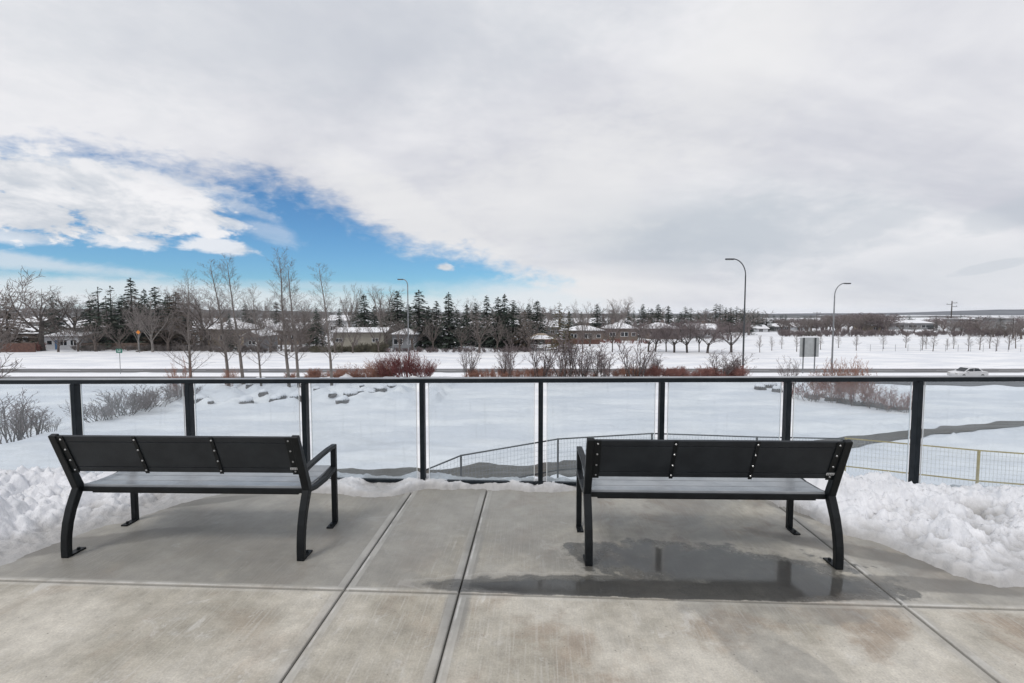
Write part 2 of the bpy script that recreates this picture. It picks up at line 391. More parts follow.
# roads
def asphalt(name, c1, c2):
    m = bpy.data.materials.new(name); m.use_nodes = True; q = G(m.node_tree); b = m.node_tree.nodes['Principled BSDF']
    co = q.n('ShaderNodeTexCoord').outputs['Object']; s_ = q.sep(co)
    v = q.xyz(q.mul(s_[0], .08), q.mul(s_[1], 1.3), 0)
    c = q.mix(q.ss(q.noise(v, 1.2, 5, .6), .35, .7), c1, c2)
    c = q.mix(q.mul(q.ss(q.noise(co, 14, 4, .7), .5, .75), .5), c, tuple(min(x * 1.6, 1) for x in c2))
    q.put(b.inputs['Base Color'], c); q.put(b.inputs['Roughness'], q.ss(q.noise(v, .9, 3), .4, .6, .45, .85))
    return m
A1 = asphalt('asphalt', (.085, .085, .09), (.16, .16, .165))
def sheet_obj(name, rows, m, label):
    mb = MB(); n = len(rows[0])
    for r in rows: mb.v += [tuple(p) for p in r]
    for j in range(len(rows) - 1):
        for i in range(n - 1): mb.f.append((j * n + i, j * n + i + 1, (j + 1) * n + i + 1, (j + 1) * n + i))
    return tag(mb.build(name, m), label, kind='structure')
def ragged(x, s, a): return a * (noise.noise(Vector((x * .5, s, 0))) + .5 * noise.noise(Vector((x * 1.7, s, 5))))
rx = [-700 + i * 1.4 for i in range(1001)]
def near_edge(x): return 57.5 - 4.2 * sstep(20, 55, x)
sheet_obj('road', [[(x, near_edge(x) + ragged(x, 1, .35), STREET + .03) for x in rx], [(x, 61, STREET + .03) for x in rx], [(x, 62.6 + ragged(x, 2, .15), STREET + .03) for x in rx]], A1, 'near carriageway of the divided road, grey salted asphalt')
sheet_obj('road', [[(x, 66.8 + ragged(x, 3, .2), STREET + .03) for x in rx], [(x, 69, STREET + .03) for x in rx], [(x, 71.3 + ragged(x, 4, .25), STREET + .03) for x in rx]], A1, 'far carriageway of the divided road beyond the snowy median')
mb = MB()
for yy, dash in ((57.2 + .0, 0), (69.0, 1)):
    x = -200
    while x < 200:
        mb.quad((x, (60.2 if not dash else 69.0), STREET + .036), (x + 3, (60.2 if not dash else 69.0), STREET + .036), (x + 3, (60.32 if not dash else 69.12), STREET + .036), (x, (60.32 if not dash else 69.12), STREET + .036)); x += 9
tag(mb.build('road_markings', M['white_paint']), 'dashed white lane lines on both carriageways', kind='structure')
# ploughed snow banks beside the roads
def bank(yc, w, h, seed, label):
    mb = MB(); n = 7
    X = [-160 + i * .8 for i in range(401)]
    for x in X:
        hh = h * (1 + .7 * noise.noise(Vector((x * .35, seed, 0))))
        for k in range(n):
            t = k / (n - 1); mb.v.append((x, yc + (near_edge(x) - 57.5 if yc < 58 else 0) + (t - .5) * w + .15 * noise.noise(Vector((x, k, seed))), STREET + .0 + hh * math.sin(t * math.pi) - .02))
    for i in range(len(X) - 1):
        for k in range(n - 1): mb.f.append((i * n + k, i * n + n + k, i * n + n + k + 1, i * n + k + 1))
    tag(mb.build('snow_bank', M['snow'], smooth=True), label, kind='stuff')
bank(56.6, 1.6, .35, 1, 'ploughed snow bank along the near edge of the road')
bank(64.6, 3.6, .22, 7, 'ploughed snow on the median between the carriageways')
bank(72.2, 1.6, .3, 13, 'ploughed snow bank along the far edge of the road')

# garden path
pts_ = []
for (a, b) in zip(pp, pp[1:]):
    for k in range(12): t = k / 12; pts_.append(Vector((a[0] + (b[0] - a[0]) * t, a[1] + (b[1] - a[1]) * t)))
rows = [[], [], [], [], []]
for i, p in enumerate(pts_):
    d = (pts_[min(i + 1, len(pts_) - 1)] - pts_[max(i - 1, 0)]).normalized(); nrm = Vector((-d.y, d.x))
    for k, o_ in enumerate((-1, -.5, 0, .5, 1)):
        w = (.85 - .35 * sstep(8, 22, p.x)) + ((.30 * noise.noise(Vector((i * .23, k, 2)))) if abs(o_) == 1 else 0)
        q_ = p + nrm * o_ * w; rows[k].append((q_.x, q_.y, terrain(q_.x, q_.y) + .045))
A2 = asphalt('path_asphalt', (.055, .049, .042), (.105, .096, .083))
sheet_obj('path', rows, A2, 'dark wet asphalt path curving through the snowy garden below the deck')

# ------------------------------------------------------------------ deck
TH = R(2.8)
DIRX = Vector((math.cos(TH), -math.sin(TH), 0)); DIRY = Vector((math.sin(TH), math.cos(TH), 0))
O0 = Vector((0, 4.66, 0))                       # fence line passes here
def dk(a, b, z=0): return O0 + DIRX * a + DIRY * b + Vector((0, 0, z))
def todk(p): q = Vector((p[0], p[1], 0)) - O0; return q.dot(DIRX), q.dot(DIRY)
ja = [todk(at(408, 497, z=0))[0], todk(at(485, 497, z=0))[0], todk(at(800, 523, z=0))[0]]
jb = todk(at(500, 594.5, z=0))[1]
print('joints', ja, jb)
# concrete material: stains, wet patches, pale salt, broom marks
def concrete():
    m = bpy.data.materials.new('deck_concrete'); m.use_nodes = True; q = G(m.node_tree); b = m.node_tree.nodes['Principled BSDF']
    co = q.n('ShaderNodeTexCoord').outputs['Object']; x, y, z = q.sep(co)
    base = q.mix(q.ss(q.noise(co, 1.1, 5, .6), .35, .68), (.36, .335, .28), (.575, .545, .48))
    base = q.mix(q.mul(q.ss(q.noise(co, 1.9, 5, .65, .6), .48, .66), q.add(.35, q.mul(q.ss(x, -.5, .8), .4))), base, (.32, .255, .195))     # brown tint
    base = q.mix(q.mul(q.ss(q.noise(co, 6, 5, .65), .58, .72), .45), base, (.55, .54, .51))            # pale worn spots
    base = q.mix(.55, base, q.mix(1, base, q.ramp(q.noise(co, 7, 7, .68), [(.32, .60), (.68, 1.30)]), 'MULTIPLY'))
    broom = q.noise(q.xyz(q.mul(x, 30), q.mul(y, 1.2), 0), 2.5, 4, .6)
    base = q.mix(q.mul(q.ss(broom, .48, .72), .42), base, (.55, .53, .49))
    fine = q.noise(co, 90, 3, .6)
    base = q.mix(.45, base, q.mix(1, base, q.ramp(fine, [(.3, .66), (.7, 1.28)]), 'MULTIPLY'))
    speck = q.noise(co, 46, 2, .5)
    base = q.mix(q.mul(q.ss(speck, .70, .76), .6), base, (.12, .11, .10))
    base = q.mix(q.mul(q.ss(q.noise(co, 3.1, 6, .75, .8), .60, .68), .5), base, (.62, .61, .58))
    # wetness: a pool behind the right bench, its run-off, damp rows along joints, damp far row
    wob = q.add(q.mul(q.sub(q.noise(co, 2.2, 5, .62), .5), 1.0), q.mul(q.sub(q.noise(co, 9, 6, .7), .5), .6))
    def ell(px, py, rx_, ry_, tilt=0, amp=.8):
        a, c = todk(at(px, py, z=0)); ca, sa = math.cos(R(tilt)), math.sin(R(tilt))
        X = q.sub(x, a); Y_ = q.sub(y, c)
        u = q.m('DIVIDE', q.add(q.mul(X, ca), q.mul(Y_, sa)), rx_); v = q.m('DIVIDE', q.sub(q.mul(Y_, ca), q.mul(X, sa)), ry_)
        r = q.m('SQRT', q.add(q.mul(u, u), q.mul(v, v)))
        return q.add(q.sub(1, r), q.mul(wob, amp))
    pool = ell(720, 568, .95, .36, -6, 1.6); pool = q.mx(pool, ell(650, 590, 1.25, .17, 0, .7))
    pool = q.mx(pool, ell(800, 584, .55, .20, 0, .9)); pool = q.mx(pool, ell(560, 588, .9, .10, 0, .5))
    # keep the pool on the far side of the cross joint, except a run-off tongue
    side = q.ss(q.add(q.sub(y, jb), q.mul(wob, .03)), -.02, .02)
    pool = q.add(pool, q.mul(q.sub(side, 1), 3))
    tongue = q.mx(q.mx(ell(770, 655, .20, .62, 20, 1.2), ell(790, 612, .6, .13, 0, 1.2)), ell(900, 592, .75, .15, 4, 1.2))
    jw = q.mul(q.mul(q.ss(q.m('ABSOLUTE', q.add(q.sub(x, ja[1] + .015), q.mul(wob, .09))), .085, .05), q.ss(y, jb + 1.05, jb + .75)), q.ss(y, jb - .55, jb - .25))
    wet = q.ss(pool, -.04, .09)
    deep = q.ss(pool, .16, .42)
    damp_shade = q.mul(q.ss(q.add(q.sub(y, jb), q.mul(wob, .1)), -.02, .05), q.ss(q.add(q.noise(co, .9, 5, .65), q.mul(q.ss(x, 1.5, -1.0), .14)), .36, .62))
    damp_shade = q.mx(damp_shade, q.mul(side, q.ss(ell(200, 548, 1.15, .40, 0, .8), -.2, .3)))  # soft shadow under the left bench, painted as a darker ellipse
    damp_shade = q.mx(damp_shade, q.mul(q.mul(q.ss(tongue, -.06, .16), q.ss(q.noise(co, 3.3, 6, .7), .3, .6, .35, 1)), .75))
    damp_shade = q.mx(damp_shade, jw)
    nearj = None
    for j in ja:
        v = q.ss(q.m('ABSOLUTE', q.add(q.sub(x, j), q.mul(wob, .03))), .09, .02); nearj = v if nearj is None else q.mx(nearj, v)
    base = q.mix(q.mul(damp_shade, .62), base, (.18, .18, .172))
    base = q.mix(q.mul(nearj, .30), base, (.13, .13, .13))
    # tooled margins beside the joints are smoother and paler
    tool = None
    for j in ja:
        v = q.mul(q.ss(q.m('ABSOLUTE', q.sub(x, j)), .058, .05), 1); tool = v if tool is None else q.mx(tool, v)
    tool = q.mx(tool, q.ss(q.m('ABSOLUTE', q.sub(y, jb)), .045, .038))
    base = q.mix(q.mul(tool, q.ss(q.noise(co, 2.5, 4), .35, .7, .08, .45)), base, (.56, .55, .52))
    wetc = q.mix(1, base, (.37, .375, .38), 'MULTIPLY')
    wetc = q.mix(q.mul(deep, .6), wetc, (.035, .038, .042))
    # pale dried rim
    rim = q.mul(q.ss(q.m('ABSOLUTE', q.add(pool, .13)), .06, .0), .22)
    base = q.mix(rim, base, (.52, .50, .47))
    line = None
    for j in ja + [jb]:
        ax_ = y if j == jb else x
        v = q.ss(q.m('ABSOLUTE', q.add(q.sub(ax_, j), q.mul(wob, .006))), .015, .006); line = v if line is None else q.mx(line, v)
    base = q.mix(q.mul(line, .45), base, (.10, .098, .09))
    salt = None
    for j in ja + [jb]:
        ax_ = y if j == jb else x
        v = q.ss(q.m('ABSOLUTE', q.add(q.sub(ax_, j + .020), q.mul(wob, .012))), .010, .002); salt = v if salt is None else q.mx(salt, v)
    base = q.mix(q.mul(salt, q.ss(q.noise(co, 4.3, 4), .42, .60, 0, .55)), base, (.64, .64, .62))
    rims = None
    for b_ in ((885, 556, 1.0, .13, -24, .9), (800, 512, .40, .10, -50, .8), (70, 545, 1.1, .14, 22, .9), (190, 503, .7, .10, 22, .8), (940, 585, .9, .10, -4, .9)):
        v = ell(*b_); rims = v if rims is None else q.mx(rims, v)
    base = q.mix(q.mul(q.ss(rims, 0, .35), .6), base, (.13, .125, .115))
    c = q.mix(wet, base, wetc)
    q.put(b.inputs['Base Color'], c)
    rg = q.ss(fine, .3, .7, .62, .82); rg = q.add(q.mul(rg, q.sub(1, q.mul(damp_shade, .35))), 0)
    rg = q.add(q.mul(rg, q.sub(1, wet)), q.mul(wet, q.ss(deep, 0, 1, .28, .09)))
    q.put(b.inputs['Roughness'], rg)
    bn = q.n('ShaderNodeBump'); bn.inputs['Distance'].default_value = .004
    q.put(bn.inputs['Strength'], q.mul(q.sub(1, q.mul(deep, .97)), q.sub(.55, q.mul(tool, .3))))
    q.put(bn.inputs['Height'], q.add(q.add(q.mul(fine, .6), q.mul(broom, .8)), q.mul(q.noise(co, 12, 4), .8))); q.put(b.inputs['Normal'], bn.outputs[0])
    b.inputs['Specular IOR Level'].default_value = .5
    return m
DECK = concrete()
def dobj(o): o.location = O0; o.rotation_euler = (0, 0, -TH); return o
GAP = .006
xa = [-9.0, ja[0] - 1.65 * 2.2, ja[0], ja[1], ja[2], ja[2] + 2.6, 9.5]; ya = [-9.0, jb - 2.6, jb, .22]
mb = MB()
def slab(x0, x1, y0, y1):
    b = len(mb.v); e = .012
    for (i, z) in ((0, -.16), (0, -e * .9), (e * .35, -e * .3), (e * 1.4, 0)):
        for (X, Y_) in ((x0 + i, y0 + i), (x1 - i, y0 + i), (x1 - i, y1 - i), (x0 + i, y1 - i)): mb.v.append((X, Y_, z))
    for k in range(3):
        for c in range(4): d = (c + 1) % 4; mb.f.append((b + k * 4 + c, b + k * 4 + d, b + k * 4 + 4 + d, b + k * 4 + 4 + c))
    mb.f.append((b + 12, b + 13, b + 14, b + 15)); mb.f.append((b + 3, b + 2, b + 1, b))
for i in range(len(xa) - 1):
    for j in range(len(ya) - 1): slab(xa[i] + GAP / 2, xa[i + 1] - GAP / 2, ya[j] + GAP / 2, ya[j + 1] - GAP / 2)
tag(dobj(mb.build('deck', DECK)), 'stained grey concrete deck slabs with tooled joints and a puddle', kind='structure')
mb = MB(); mb.box((.25, -4.39, -1.9), (18.5, 9.22, 3.48)); 
tag(dobj(mb.build('retaining_wall', M['podium'])), 'concrete podium wall carrying the deck', 'wall')

# ------------------------------------------------------------------ railing
posts_px = [-38, 75.5, 189, 305, 422.5, 541, 662, 788, 918.5, 1053]
NP = len(posts_px)
RAILZ = 1.082
slope = .0100     # the rail line climbs slightly to the right
pa = []
for px in posts_px:
    px = 541 + (px - 541) * 1.0075
    # where the sight line at rail height crosses the fence plane
    v = (px - 512) / F; a = v * 4.66 / (DIRX.x - v * DIRX.y); pa.append(a)
print('post spacing', [round(b - a, 3) for a, b in zip(pa, pa[1:])])
rt = empty('glass_railing', O0, -TH, 'dark metal railing with clear glass panels along the deck edge behind the benches', 'railing')
def rz_(a): return RAILZ + slope * a
x0, x1 = pa[0] - .4, pa[-1] + .4
mb = MB(); mb.bar((x0, 0, rz_(x0) - .024), (x1, 0, rz_(x1) - .024), .075, .040)
tr_ = mb.build('top_rail', M['rail_metal'], rt, bevel=.004)
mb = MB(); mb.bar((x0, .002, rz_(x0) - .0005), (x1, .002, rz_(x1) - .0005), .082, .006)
mb.build('sheen_strip', M['rail_sheen'], tr_)  # added pale strip: sky sheen on the rail's top face, painted as colour
for i in range(NP):
    a = pa[i]
    p = MB(); p.box((a, 0, (rz_(a) - .046) / 2 - .02), (.046, .075, rz_(a) - .044 + .04)); po = p.build('post', M['rail_metal'], rt, bevel=.004)
    p = MB(); p.box((a, .0, .006), (.11, .13, .012)); p.build('base_plate', M['rail_metal'], po)
GL = bpy.data.materials.new('rail_glass'); GL.use_nodes = True; q = G(GL.node_tree); GL.node_tree.nodes.clear()
out = q.n('ShaderNodeOutputMaterial'); tr = q.n('ShaderNodeBsdfTransparent'); gl = q.n('ShaderNodeBsdfGlossy'); gl.inputs['Roughness'].default_value = .02; df = q.n('ShaderNodeBsdfDiffuse')
co = q.n('ShaderNodeTexCoord').outputs['Object']
tr.inputs[0].default_value = (.895, .925, .945, 1); df.inputs[0].default_value = (.6, .66, .70, 1)
fr = q.n('ShaderNodeFresnel'); fr.inputs[0].default_value = 1.45
m1 = q.n('ShaderNodeMixShader'); m2 = q.n('ShaderNodeMixShader')
q.put(m1.inputs[0], q.add(q.ss(q.noise(co, 1.3, 5, .6), .3, .7, .05, .13), q.ss(q.noise(q.xyz(q.mul(q.sep(co)[0], 14), 0, q.mul(q.sep(co)[2], 1.5)), 1.5, 5, .6), .55, .75, 0, .05))); q.nt.links.new(tr.outputs[0], m1.inputs[1]); q.nt.links.new(df.outputs[0], m1.inputs[2])
q.put(m2.inputs[0], q.mul(fr.outputs[0], q.sub(1, q.n('ShaderNodeNewGeometry').outputs['Backfacing']))); q.nt.links.new(m1.outputs[0], m2.inputs[1]); q.nt.links.new(gl.outputs[0], m2.inputs[2]); q.nt.links.new(m2.outputs[0], out.inputs[0])
mat('glass_edge', (.78, .82, .84), rough=.3)
for i in range(NP - 1):
    a, b = pa[i] + .023, pa[i + 1] - .023
    p = MB(); p.bar((a, 0, .045), (b, 0, .045), .045, .03); p.build('bottom_rail', M['rail_metal'], rt, bevel=.003)
    zt = rz_((a + b) / 2) - .047
    p = MB(); g0, g1 = a + .042, b - .042
    p.box(((g0 + g1) / 2, 0, (zt + .062) / 2), (g1 - g0, .008, zt - .062)); go = p.build('glass_panel', GL, rt)
    for e in (g0 - .004, g1 + .004): MB().box((e, 0, (zt + .062) / 2), (.006, .010, zt - .064)).build('panel_edge', M['glass_edge'], go)

# ------------------------------------------------------------------ benches
def zf(z): return z * 1.09 if z < .47 else .5123 + (z - .47) * .965
def make_bench(L):
    r = empty('park_bench', (0, 0, 0))
    w = .052; FY = .60
    xe = L / 2 - w / 2
    for s in (-1, 1):
        x = s * xe
        leg = [(0, 0), (0.0, .07), (.006, .14), (.022, .22), (.050, .30), (.085, .37), (.118, .43)]
        p = MB(); p.strip(leg, w, [.042, .042, .043, .045, .047, .05, .052], x); o = p.build('rear_leg', M['bench_metal'], r, bevel=.006)
        p = MB(); p.box((x, .068, .006), (.050, .11, .010)); p.tube((x, .09, .01), (x, .09, .024), .011, .009, 8, True); p.build('foot', M['bench_metal'], o)
        back = [(.118, .415), (.085, .50), (.045, .61), (0.0, .73), (-.048, .855)]
        p = MB(); p.strip(back, w, [.055, .052, .048, .044, .036], x); p.build('back_upright', M['bench_metal'], r, bevel=.006)
        p = MB(); p.box((x, FY, .300), (w * .8, .038, .60)); o = p.build('front_leg', M['bench_metal'], r, bevel=.005)
        p = MB(); p.box((x, FY - .065, .006), (.050, .10, .010)); p.tube((x, FY - .08, .01), (x, FY - .08, .024), .011, .009, 8, True); p.build('foot', M['bench_metal'], o)
        p = MB(); p.strip([(.045, .565), (.17, .580), (.34, .592), (.50, .600), (FY + .017, .598)], w * .85, .028, x); p.build('armrest', M['bench_metal'], r, bevel=.006)
        p = MB(); p.strip([(.10, .418), (.24, .398), (.42, .395), (FY, .418)], w * .8, .034, x); p.build('seat_rail', M['bench_metal'], r, bevel=.005)
    # back slats run between the uprights; plane through (.045,.56) .. (-.045,.845)
    b0 = Vector((.066, .555)); b1 = Vector((-.045, .845)); bd = (b1 - b0); bl = bd.length; bd.normalize(); bn_ = Vector((bd.y, -bd.x))
    Rm = Vector((0, bd.x, bd.y)).to_track_quat('Z', 'Y').to_matrix()
    xi = L / 2 - w
    def onback(t, off=0): c = b0 + bd * (t * bl) + bn_ * off; return c
    for t0, t1 in ((0, .135), (.15, .845), (.86, 1.0)):
        p = MB(); c = onback((t0 + t1) / 2, .006)
        p.strip([tuple(onback(t0, .006)), tuple(onback(t1, .006))], 2 * xi - .004, .020, 0); p.build('back_slat', M['bench_slat'], r, bevel=.003)
    for k, x in enumerate((-xi + .022, -xi * .34, xi * .32, xi - .022)):
        p = MB(); p.strip([tuple(onback(-.02, -.008)), tuple(onback(1.02, -.008))], .044 if k in (0, 3) else .026, .007, x); o = p.build('back_strap', M['bench_metal'], r, bevel=.0015)
        for t in (.07, .35, .65, .93):
            c = onback(t, -.011); d = Vector((0, -bn_.x, -bn_.y)); c3 = Vector((x, c.x, c.y))
            p = MB(); p.tube(c3, c3 + d * .004, .0075, .0055, 8, True); p.build('bolt', M['bolt'], o)
    c = onback(.16, -.0135); p = MB(); p.strip([tuple(onback(.125, -.0135)), tuple(onback(.185, -.0135))], .052, .002, xi - .026); st = p.build('maker_plate', M['sticker'], r)
    p = MB()
    for k in range(4): p.strip([tuple(onback(.138, -.0152)), tuple(onback(.172, -.0152))], .005, .001, xi - .043 + k * .011)
    p.build('plate_marks', M['ink'], st)
    # seat slats
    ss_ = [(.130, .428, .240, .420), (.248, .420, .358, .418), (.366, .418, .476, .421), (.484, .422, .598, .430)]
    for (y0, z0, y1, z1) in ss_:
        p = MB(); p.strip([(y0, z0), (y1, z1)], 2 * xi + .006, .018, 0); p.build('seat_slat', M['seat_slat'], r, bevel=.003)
    p = MB(); p.box((0, .122, .408), (2 * xi + .004, .016, .030)); p.build('rear_seat_edge', M['bench_metal'], r, bevel=.003)
    p = MB(); p.box((0, .165, .393), (2 * xi - .10, .05, .036)); p.box((0, .54, .388), (2 * xi - .02, .04, .03)); p.build('seat_beam', M['bench_metal'], r, bevel=.004)
    for c in list(COL.objects):
        if c.parent == r or (c.parent and c.parent.parent == r):
            for v in c.data.vertices: v.co.z = zf(v.co.z)
    return r
def place_bench(o, pxl, pyl, pxr, pyr):
    a = at(pxl, pyl, z=0); b = at(pxr, pyr, z=0); d = b - a
    o.location = (a + b) / 2; o.rotation_euler = (0, 0, math.atan2(d.y, d.x)); print('bench', d.length, math.degrees(math.atan2(d.y, d.x)), o.location)
b1_ = make_bench(1.72)
tag(b1_, 'black metal slatted bench seen from behind beside the left snow pile', 'bench', 'matching benches facing the view')
b2_ = copy_tree(b1_)
tag(b2_, 'black metal slatted bench seen from behind standing over the puddle', 'bench')
place_bench(b1_, 67.5, 557, 301, 560); place_bench(b2_, 586.5, 565, 840, 568.5)

# ------------------------------------------------------------------ snow piles on the deck
def pile(name, label, outline_px, hfun, step, seed, extra=None):
    poly = [Vector(todk(at(x, y, z=0)) if y is not None else x) for x, y in outline_px]
    if extra: poly += [Vector(e) for e in extra]
    mnx = min(p.x for p in poly); mxx = max(p.x for p in poly); mny = min(p.y for p in poly); mxy = max(p.y for p in poly)
    nx_ = int((mxx - mnx) / step) + 2; ny_ = int((mxy - mny) / step) + 2
    mb = MB(); idx = {}
    n = len(poly)
    def sd_(x, y):
        ins = False; dm = 1e9
        for i in range(n):
            a = poly[i]; b = poly[(i + 1) % n]
            if (a.y > y) != (b.y > y) and x < (b.x - a.x) * (y - a.y) / (b.y - a.y) + a.x: ins = not ins
            ab = b - a; t = max(0, min(1, ((x - a.x) * ab.x + (y - a.y) * ab.y) / ab.length_squared)); dm = min(dm, math.hypot(x - a.x - ab.x * t, y - a.y - ab.y * t))
        return dm if ins else -dm
    for j in range(ny_):
        for i in range(nx_):
            x = mnx + i * step; y = mny + j * step; d = sd_(x, y)
            d += .05 * noise.noise(Vector((x * 4, y * 4, seed))) + .025 * noise.noise(Vector((x * 13, y * 13, seed)))
            z = hfun(x, y, d) if d > 0 else -.02 + d * .2
            if z > -.03:
                idx[(i, j)] = len(mb.v)
                jx = .35 * step * noise.noise(Vector((x * 30, y * 30, 1))); mb.v.append((x + jx, y + jx, z))
    for j in range(ny_ - 1):
        for i in range(nx_ - 1):
            k = [(i, j), (i + 1, j), (i + 1, j + 1), (i, j + 1)]
            if all(q_ in idx for q_ in k): mb.f.append(tuple(idx[q_] for q_ in k))
    return tag(dobj(mb.build(name, PILE, smooth=True)), label, kind='stuff')
def lumps(x, y, s):
    """rounded clods of several sizes pressed together"""
    v = Vector((x, y, s)); w = v + Vector((noise.noise(v * 6), noise.noise(v * 6 + Vector((9, 0, 0))), 0)) * .05 + Vector((noise.noise(v * 19), noise.noise(v * 19 + Vector((9, 0, 0))), 0)) * .015
    def clod(f): d = noise.voronoi(w * f)[0][0]; return 1 - min(d * d * 2.2, 1.3)
    big = noise.noise(w * 1.9); k = .6 + .8 * (noise.noise(w * 3.3 + Vector((0, 7, 0))) + .3)
    rough = .5 * noise.noise(v * 13) + .3 * noise.noise(v * 29)
    return .60 * big + .36 * clod(4.1) * k + .24 * clod(9.5) * (1.2 - k * .4) + .16 * clod(21) + .08 * clod(44) + .22 * rough - .36
def pile_mat():
    m = bpy.data.materials.new('piled_snow'); m.use_nodes = True; q = G(m.node_tree); b = m.node_tree.nodes['Principled BSDF']
    co = q.n('ShaderNodeTexCoord').outputs['Object']; x, y, z = q.sep(co)
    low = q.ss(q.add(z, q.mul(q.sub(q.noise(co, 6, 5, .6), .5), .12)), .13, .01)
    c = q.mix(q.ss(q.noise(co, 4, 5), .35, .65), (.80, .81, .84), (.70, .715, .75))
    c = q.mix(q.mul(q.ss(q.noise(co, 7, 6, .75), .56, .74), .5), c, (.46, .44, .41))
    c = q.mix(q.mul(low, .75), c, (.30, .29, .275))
    q.put(b.inputs['Base Color'], c); q.put(b.inputs['Roughness'], q.ss(low, 0, 1, .65, .35)); b.inputs['Specular IOR Level'].default_value = .3
    b.inputs['Subsurface Weight'].default_value = .0
    bn = q.n('ShaderNodeBump'); bn.inputs['Distance'].default_value = .012; bn.inputs['Strength'].default_value = .8
    q.put(bn.inputs['Height'], q.add(q.noise(co, 20, 5, .6), q.mul(q.noise(co, 80, 3, .6), .25))); q.put(b.inputs['Normal'], bn.outputs[0])
    return m
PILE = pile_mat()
def h_left(x, y, d):
    slush = .04 * sstep(0, .12, d); body = sstep(.10, .62, d)
    L = lumps(x, y, 3)
    return slush * (1 + 1.3 * L) + body * (.17 + .15 * L) + sstep(.05, .3, d) * .03 * L - .004
def h_right(x, y, d):
    L = lumps(x, y, 11)
    crest = math.exp(-((x - 2.95 - .0) / .55) ** 2 - ((y + .28) / .30) ** 2) * .16
    return sstep(0, .07, d) * .06 * (1 + .9 * L) + sstep(.02, .42, d) * (.065 + .15 * L * (1 - .8 * sstep(-.25, .0, y))) + crest - .004
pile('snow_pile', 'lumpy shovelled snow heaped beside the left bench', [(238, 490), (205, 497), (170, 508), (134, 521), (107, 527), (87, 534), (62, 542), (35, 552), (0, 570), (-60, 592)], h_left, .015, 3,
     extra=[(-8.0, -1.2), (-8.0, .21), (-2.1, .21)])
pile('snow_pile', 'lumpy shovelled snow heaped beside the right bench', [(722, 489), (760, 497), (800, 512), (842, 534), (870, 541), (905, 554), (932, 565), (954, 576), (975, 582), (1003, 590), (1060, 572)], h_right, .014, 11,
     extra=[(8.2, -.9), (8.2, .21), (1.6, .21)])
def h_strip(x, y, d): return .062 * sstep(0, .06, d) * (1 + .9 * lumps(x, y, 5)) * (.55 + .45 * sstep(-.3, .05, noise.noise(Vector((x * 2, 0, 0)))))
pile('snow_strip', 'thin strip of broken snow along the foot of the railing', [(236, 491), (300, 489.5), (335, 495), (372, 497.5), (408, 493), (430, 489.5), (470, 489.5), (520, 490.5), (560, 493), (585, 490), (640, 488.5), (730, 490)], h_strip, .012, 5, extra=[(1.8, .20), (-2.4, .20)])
# ------------------------------------------------------------------ plants: generators
def rv(rng): 
    return Vector((rng.gauss(0, 1), rng.gauss(0, 1), rng.gauss(0, 1))).normalized()
def grow(mbs, p, d, L, r, lvl, rng, P):
    """one limb of P['seg'][lvl] pieces that sheds side limbs; mbs[0] trunk mesh, mbs[1] crown mesh"""
    seg = P['seg'][lvl]; n = P['n'][lvl]; mbx = mbs[0] if lvl < P['trunk_levels'] else mbs[1]
    pts = [p.copy()]; rad = [r]; dirs = [d.copy()]; end_r = r * P['taper'][lvl]
    for i in range(seg):
        d = (d + rv(rng) * P['wob'][lvl] + Vector((0, 0, 1)) * P['up'][lvl]).normalized()
        p = p + d * (L / seg); pts.append(p.copy()); dirs.append(d.copy()); rad.append(r + (end_r - r) * (i + 1) / seg)
    for i in range(seg): mbx.tube(pts[i], pts[i + 1], rad[i], rad[i + 1], 6 if lvl == 0 else (4 if lvl == 1 else 3))
    if lvl + 1 >= len(P['n']): return
    for k in range(n):
        t = P['start'][lvl] + (1 - P['start'][lvl]) * (k + rng.random()) / n
        f = t * seg; i = min(int(f), seg - 1); q = pts[i].lerp(pts[i + 1], f - i)
        ang = R(P['ang'][lvl] * rng.uniform(.7, 1.3)); ax = dirs[i + 1].orthogonal().normalized()
        from mathutils import Matrix
        ax = Matrix.Rotation(k * 2.4 + rng.uniform(-.5, .5), 3, dirs[i + 1]) @ ax
        nd = (dirs[i + 1] * math.cos(ang) + ax * math.sin(ang)).normalized()
        l2 = L * P['len'][lvl] * rng.uniform(.65, 1.2) * (1 - P['fall'][lvl] * t)
        r2 = max(rad[i] * P['rr'][lvl] * rng.uniform(.8, 1.1), P['rmin'])
        grow(mbs, q, nd, l2, r2, lvl + 1, rng, P)
BASE = dict(trunk_levels=2, rmin=.012)
